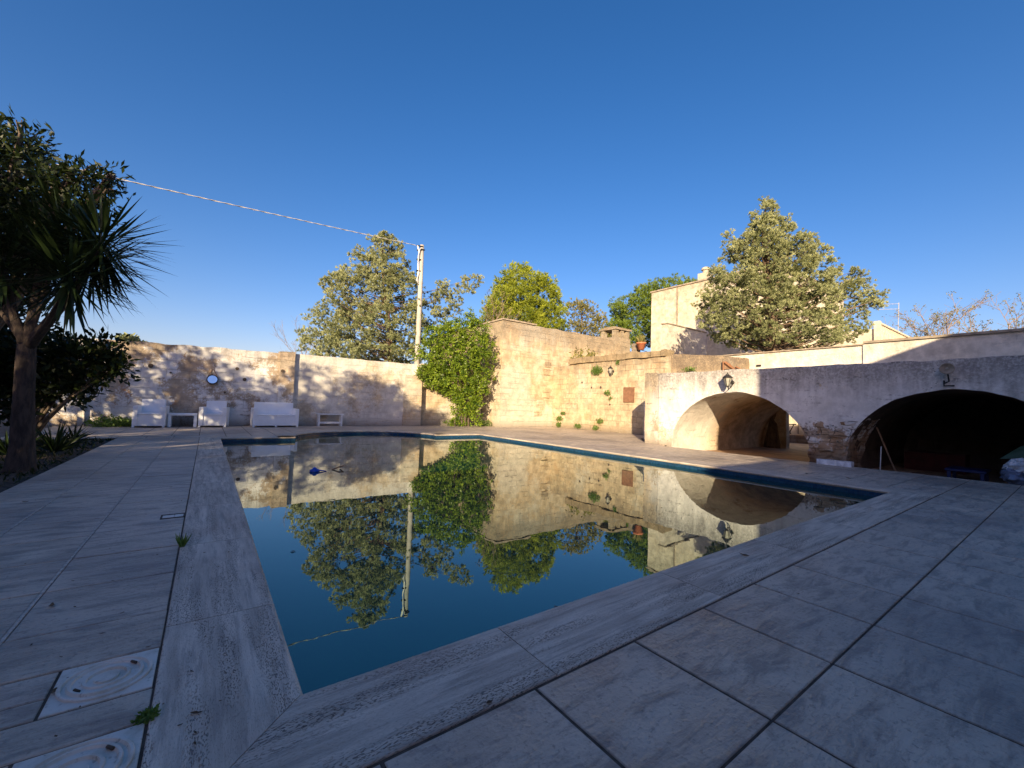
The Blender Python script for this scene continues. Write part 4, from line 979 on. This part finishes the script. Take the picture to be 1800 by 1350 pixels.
tree('cypress_tree', 'big blue green cypress with thick trunk above the white parapet', 'tree', E5, 15.4, (1363, 640), 1350, 22, .09, .017, .15, MT['cypress'], MT['barkred'], .33, (1345, 365), gapthr=-.17, gapsc=1.7, seed=5.0, nl=170, sub=9, up=.55,
     extra=[([(474, 1500, 1518), (488, 1485, 1528), (505, 1470, 1528), (520, 1465, 1540), (535, 1460, 1545), (550, 1462, 1535), (575, 1462, 1530), (600, 1460, 1500)], 110, .2), ([(410, 1272, 1284), (425, 1274, 1300), (440, 1276, 1300)], 10, 0), ([(516, 1536, 1552), (528, 1515, 1550), (545, 1510, 1540)], 12, 0)])
E2 = [(470, 905, 925), (480, 880, 935), (490, 875, 972), (505, 868, 980), (520, 862, 986), (540, 852, 990), (560, 848, 990), (590, 850, 985)]
tree('pine_tree', 'bright green bushy pine behind the stone building', 'tree', E2, 27, (920, 600), 560, 12, .20, .035, .36, MT['green'], MT['bark'], .2, (915, 500), gapthr=-.28, seed=8.0, nl=30, sub=9, shell=.4)
E3 = [(533, 1003, 1035), (545, 990, 1050), (560, 982, 1062), (580, 980, 1078), (600, 985, 1085)]
tree('broadleaf_tree', 'sparse olive and rust coloured tree between the two green pines', 'tree', E3, 29, (1025, 620), 260, 8, .18, .055, .45, MT['olive'], MT['twig'], .12, (1022, 545), gapthr=-.1, seed=4.0, nl=110, sub=3)
E4 = [(494, 1160, 1205), (508, 1118, 1228), (520, 1112, 1235), (530, 1078, 1230), (545, 1072, 1210), (560, 1076, 1180), (575, 1062, 1180), (590, 1055, 1175), (606, 1070, 1170)]
tree('pine_tree', 'dark green umbrella pine left of the cream house block', 'tree', E4, 33, (1150, 620), 480, 12, .22, .04, .42, MT['pine'], MT['bark'], .22, (1150, 520), gapthr=-.4, seed=12.0, nl=30, sub=9, shell=.4)

# climbing shrub
ES = [(552, 814, 830), (560, 795, 846), (568, 784, 850), (576, 756, 862), (586, 738, 856), (598, 745, 873), (612, 732, 864), (628, 725, 875), (640, 736, 868), (655, 721, 866), (668, 729, 873), (678, 735, 856), (688, 768, 862), (698, 784, 848), (710, 797, 853), (722, 790, 836), (735, 798, 846), (748, 785, 846)]
bp = gnd(815, 750); T = thing('climbing_shrub', 'dense bright green shrub towering over the wall beside the stone building', 'shrub', (bp.x, 16.75, 0))
P, O = env_points(ES, 18.9, 2700, .42, .5, 2.4, -.2, 3.0)
P = P+O*np.where(rng.random((len(P), 1)) < .12, rng.uniform(.05, .3, (len(P), 1)), 0)
P[:, 1] = np.where((P[:, 2] < 2.9) & (P[:, 1] > 17.25), 17.2-rng.random(len(P))*.15, P[:, 1]); P[:, 0] = np.where((P[:, 1] > 15.9) & (P[:, 0] > 10.9) & (P[:, 2] < 5), 10.85, P[:, 0])
a = tufts(P, O*.7+np.array([0, 0, -.1]), .09, 10, .11, .05, .9, .1, np.clip(rng.normal(.5, .3, len(P)), 0, 1)); leaf_mesh('crown', *a, MT['citrus'], T)
m = MB()
for k in range(5):
    x_ = bp.x-.3+.18*k; m.tube([(x_, 16.7, -.1), (x_+random.uniform(-.15, .15), 16.75, 1.0), (x_+random.uniform(-.5, .5), 16.8, 2.2), (x_+random.uniform(-1, .8), 16.8, 3.6)], [.05, .045, .035, .01], 6)
m.tube([(7.9, 17.2, 1.78), (8.6, 17.1, 1.80), (9.4, 17.0, 1.72)], .03, 6)
m.build('stem', MT['bark'], T, smooth=True)

# bare twiggy trees
def bare(nm, label, base, H, spread, seed, leaves, group, cat='tree', rmul=1.0, lsz=.12):
    rd = random.Random(seed); T = thing(nm, label, cat, base, group); m = MB(); tips = []
    def grow(p, d, L, r, lev):
        q = p+d*L*.5+Vector((rd.uniform(-.05, .05), rd.uniform(-.05, .05), 0))*L; e = q+(d+Vector((rd.uniform(-.25, .25), rd.uniform(-.25, .25), rd.uniform(-.05, .15))))*L*.5
        m.tube([p, q, e], [r, r*.85, r*.65], 4 if lev else 7, cap=False)
        if lev >= 2: tips.append(e); tips.append(q)
        if lev < 5:
            for k in range(3 if lev < 4 else 4):
                nd = (d+Vector((rd.gauss(0, spread), rd.gauss(0, spread), rd.gauss(.08, .25)))).normalized(); grow(e if k else q, nd, L*rd.uniform(.6, .82), r*.62, lev+1)
    b = Vector(base)
    grow(b, Vector((0, 0, 1)), H*.30, .05*rmul*H/3, 0)
    m.build('trunk', MT['twig'], T)
    if leaves:
        ti = np.array([tuple(t) for t in tips]); ti = ti[rng.choice(len(ti), min(leaves, len(ti)), replace=False)]
        a = tufts(ti, rdir(len(ti)), .12, 5, lsz, lsz*.45, 1, 0); leaf_mesh('crown', *a, MT['olive'], T)
def bpx(px, D, zb_): p = atD(px, 600, D); return (p.x, p.y, zb_)
G_ = 'bare winter trees beyond the parapet'
b = bpx(1680, 22, 0); bare('bare_tree', 'leafless brown twiggy tree beyond the parapet, the left of two', b, 8.6, .42, 5, 420, G_, lsz=.10, rmul=.6)
b = bpx(1778, 22, 0); bare('bare_tree', 'leafless brown twiggy tree beyond the parapet at the right edge', b, 9.0, .45, 9, 420, G_, lsz=.10, rmul=.6)
b = bpx(545, 23, 0); bare('bare_tree', 'pale leafless bush beyond the garden wall left of the big cypress', b, 5.9, .42, 14, 0, None, rmul=.4)
b = bpx(860, 24, 0); bare('bare_tree', 'bare twiggy tree between the cypress and the bright green pine', b, 8.4, .4, 21, 140, None, rmul=.5)

# left garden: spiky yucca tree
yb_ = gnd(35, 826); yb_ = Vector((yb_.x, yb_.y, -.05)); YD = (yb_-EYE).dot(fw)
T = thing('yucca_tree', 'spiky yucca tree with a stout forked trunk at the edge of the garden bed', 'tree', yb_)
m = MB(); fk = atD(47, 606, YD)
m.tube([yb_+Vector((-.02, 0, -.1)), yb_+Vector((0, 0, .08)), yb_+Vector((0, 0, .35)), yb_.lerp(fk, .6), fk.lerp(yb_, .12), fk], [.19, .14, .115, .095, .09, .085], 16)
heads = []
for (px, py, dd, r) in ((178, 432, 0, .80), (75, 445, .35, .8), (125, 490, -.25, .72), (5, 470, .1, .8), (110, 405, .5, .75), (-60, 430, .2, .8), (160, 465, .25, .75)):
    h = atD(px, py, YD+dd); heads.append((h, r)); mid = fk.lerp(h, .5)+Vector((0, 0, -.12))
    k_ = len(heads); ra = [.065, .055, .045, .04] if k_ in (1, 2, 4) else [.03, .025, .025, .025]
    m.tube([fk+Vector((0, 0, -.06)), fk.lerp(mid, .4)+Vector((0, 0, -.02)), mid, h], ra, 10)
m.build('trunk', MT['barkgrey'], T, smooth=True)
Ps = []; Ds = []; Ls = []
for h, r in heads:
    n = 190; d = rdir(n); d[:, 2] = d[:, 2]*.85-.02; Ps.append(np.array(h)+d*.05+np.array([0, 0, 1])*rng.uniform(-.12, .12, (n, 1))); Ds.append(d); Ls.append(r*.98*rng.uniform(.75, 1.05, n))
P = np.vstack(Ps); D = np.vstack(Ds); L_ = np.concatenate(Ls); Nn = np.cross(D, np.cross(D, np.array([0, 0, 1.0]))+rdir(len(P))*.2)
leaf_mesh('crown', P, D, Nn, L_, .038, rng.random(len(P)), MT['yucca'], T)

def leafy(name, label, cat, lobes, base, n_per, L, W, mat, barkm, r0, group=None, k=9, trad=.16, shell=.35):
    """broadleaf crown: lobes are (centre, radius)"""
    base = Vector(base); T = thing(name, label, cat, base, group); m = MB(); C = []; O = []
    for c, r in lobes:
        n = int(n_per*r*r); d = rdir(n); q = rng.random((n, 1))**shell
        p = np.array(c)+d*q*r*np.array([1, 1, .85]); C.append(p); O.append(d)
        c = Vector(c); mid = base.lerp(c, .5)+Vector((random.uniform(-.1, .1), random.uniform(-.1, .1), .05))
        m.tube([base+Vector((0, 0, .0)), base.lerp(mid, .5)+Vector((0, 0, .08)), mid, c], [r0, r0*.7, r0*.45, .012], 7)
        for i in range(5):
            e = c+Vector(tuple(rdir(1)[0]))*r*.85; m.tube([mid.lerp(c, .6), c.lerp(e, .4), e], [r0*.25, r0*.16, .006], 5, cap=False)
    m.build('trunk', barkm, T, smooth=True)
    C = np.vstack(C); O = np.vstack(O)
    a = tufts(C, O, trad, k, L, W, 1.0, .25); leaf_mesh('crown', *a, mat, T); return T
# big dark leafy tree behind the yucca
def lob(px, py, D, r): return (atD(px, py, D), r)
TB = [lob(40, 250, 6.2, .36), lob(15, 300, 6.2, .6), lob(-60, 260, 6.2, .7), lob(110, 330, 6.0, .36), lob(140, 310, 6.0, .26), lob(180, 330, 6.0, .22), lob(60, 370, 6.2, .5), lob(150, 370, 6.1, .28), lob(0, 420, 6.4, .7), lob(-70, 380, 6.2, .9), lob(100, 430, 6.3, .5), lob(195, 305, 6.0, .11), lob(40, 500, 6.4, .55), lob(-40, 520, 6.3, .6)]
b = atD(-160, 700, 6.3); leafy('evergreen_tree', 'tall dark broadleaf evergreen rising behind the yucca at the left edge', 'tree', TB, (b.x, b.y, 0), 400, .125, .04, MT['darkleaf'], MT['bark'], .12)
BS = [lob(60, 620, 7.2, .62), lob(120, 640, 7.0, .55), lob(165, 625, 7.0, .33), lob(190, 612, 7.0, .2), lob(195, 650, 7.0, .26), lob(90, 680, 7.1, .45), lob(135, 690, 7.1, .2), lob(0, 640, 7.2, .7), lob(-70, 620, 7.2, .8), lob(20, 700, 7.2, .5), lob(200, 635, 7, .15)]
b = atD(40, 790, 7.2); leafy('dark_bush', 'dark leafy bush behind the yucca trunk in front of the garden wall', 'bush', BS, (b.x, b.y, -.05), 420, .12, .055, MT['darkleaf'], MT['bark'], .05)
# small spiky plants in the bed
for (px, py, L, n, lab) in ((95, 795, .55, 70, 'small spiky yucca plant in the bed right of the yucca trunk'), (15, 800, .5, 60, 'small spiky plant in the bed left of the yucca trunk'), (130, 775, .35, 40, 'smallest spiky plant near the end of the garden bed')):
    p = gnd(px, py); tuft((p.x, p.y, 0), n, L, .035, lab, 'yucca', .75, 'spiky_plant', .75, 'plant')
n = 5000; P = np.stack([rng.uniform(-4.5, -1.62, n), rng.uniform(3, 12.6, n), np.full(n, -.03)], 1)
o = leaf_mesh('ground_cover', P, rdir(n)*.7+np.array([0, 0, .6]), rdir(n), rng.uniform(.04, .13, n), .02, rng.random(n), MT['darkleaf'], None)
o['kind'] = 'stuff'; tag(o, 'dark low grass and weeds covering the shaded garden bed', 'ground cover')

# garden trees outside the frame at the left: they throw the dappled shade on the far wall
def gtree(x, y, zc, r, label, n=6, npr=40, seed=0):
    rd = random.Random(seed); lobes = []
    for i in range(n):
        a = rd.uniform(0, 2*PI); q = rd.uniform(.2, 1)*r
        lobes.append(((x+q*math.cos(a), y+q*math.sin(a), zc+rd.uniform(-.6, .6)*r), rd.uniform(.45, .7)*r))
    leafy('garden_tree', label, 'tree', lobes, (x, y, -.05), npr, .2, .09, MT['darkleaf'], MT['bark'], .14, 'garden trees beyond the left edge', k=8, trad=.22)
gtree(-7.2, -1.4, 2.1, 1.5, 'unseen round dense bush added behind the viewer to shade the left deck', 8, 90, 31)  # unseen bushes, added to close a gap that let sun streaks onto the deck
gtree(-7.6, .6, 2.0, 1.4, 'second unseen round dense bush added to shade the left deck', 8, 90, 32)
for i, (x, y, zc, r, npr) in enumerate(((-9.2, 13.5, 3.0, 1.7, 44), (-9.0, 11.0, 3.6, 1.8, 44), (-9.3, 8.8, 4.1, 1.8, 44), (-9.0, 6.6, 4.4, 1.8, 44), (-9.3, 4.2, 4.8, 1.9, 44), (-9.0, 1.8, 4.9, 1.8, 44), (-9.4, -.4, 3.8, 1.7, 45), (-9.2, -2.2, 2.9, 1.6, 50))):
    gtree(x, y, zc, r, ['', 'second ', 'third ', 'fourth ', 'fifth ', 'sixth ', 'seventh ', 'last '][i]+'leafy garden tree of the row along the boundary wall, counted from the far wall', 8, npr, i+1)
    gtree(x+.6, y-1.0, zc*.38, 1.5, 'low leafy hedge bush number '+['one', 'two', 'three', 'four', 'five', 'six', 'seven', 'eight'][i]+' under the garden tree row, counted from the far wall', 6, 60, i+11)
#----------------------------------------------------------------- LIGHT
EL, = (14.8,); SUNAZ = Vector((.736, .677, 0)).normalized()
d = Vector((SUNAZ.x*math.cos(R(EL)), SUNAZ.y*math.cos(R(EL)), -math.sin(R(EL))))
sl = bpy.data.lights.new('sun', 'SUN'); sl.energy = 4.8; sl.angle = R(.55); sl.color = (1.0, .79, .51)
so = bpy.data.objects.new('sun', sl); COL.objects.link(so); so.rotation_euler = d.to_track_quat('-Z', 'Y').to_euler(); so.location = (-20, -20, 15)
w = bpy.data.worlds.new('World'); S.world = w; w.use_nodes = True; nt = w.node_tree; nt.nodes.clear()
sk = nt.nodes.new('ShaderNodeTexSky'); sk.sky_type = 'NISHITA'; sk.sun_disc = False; sk.sun_elevation = R(EL); sk.sun_rotation = R(227.4); sk.air_density = 1.0; sk.dust_density = 1.3; sk.ozone_density = 2.5; sk.altitude = 100
hs = nt.nodes.new('ShaderNodeHueSaturation'); hs.inputs['Saturation'].default_value = 1.32; hs.inputs['Hue'].default_value = .5
bg = nt.nodes.new('ShaderNodeBackground'); bg.inputs[1].default_value = .09; ou = nt.nodes.new('ShaderNodeOutputWorld')
nt.links.new(sk.outputs[0], hs.inputs['Color']); mx = nt.nodes.new('ShaderNodeMix'); mx.data_type = 'RGBA'; mx.blend_type = 'MULTIPLY'; mx.inputs[0].default_value = 1; mx.inputs[7].default_value = (1.17, .875, 1.0, 1); nt.links.new(hs.outputs[0], mx.inputs[6]); nt.links.new(mx.outputs[2], bg.inputs[0]); nt.links.new(bg.outputs[0], ou.inputs[0])
S.view_settings.view_transform = 'Standard'; S.view_settings.look = 'None'; S.view_settings.gamma = 1; S.view_settings.use_curve_mapping = False; S.view_settings.exposure = 1.1
S.render.engine = 'CYCLES'
try: S.cycles.max_bounces = 6
except Exception: pass
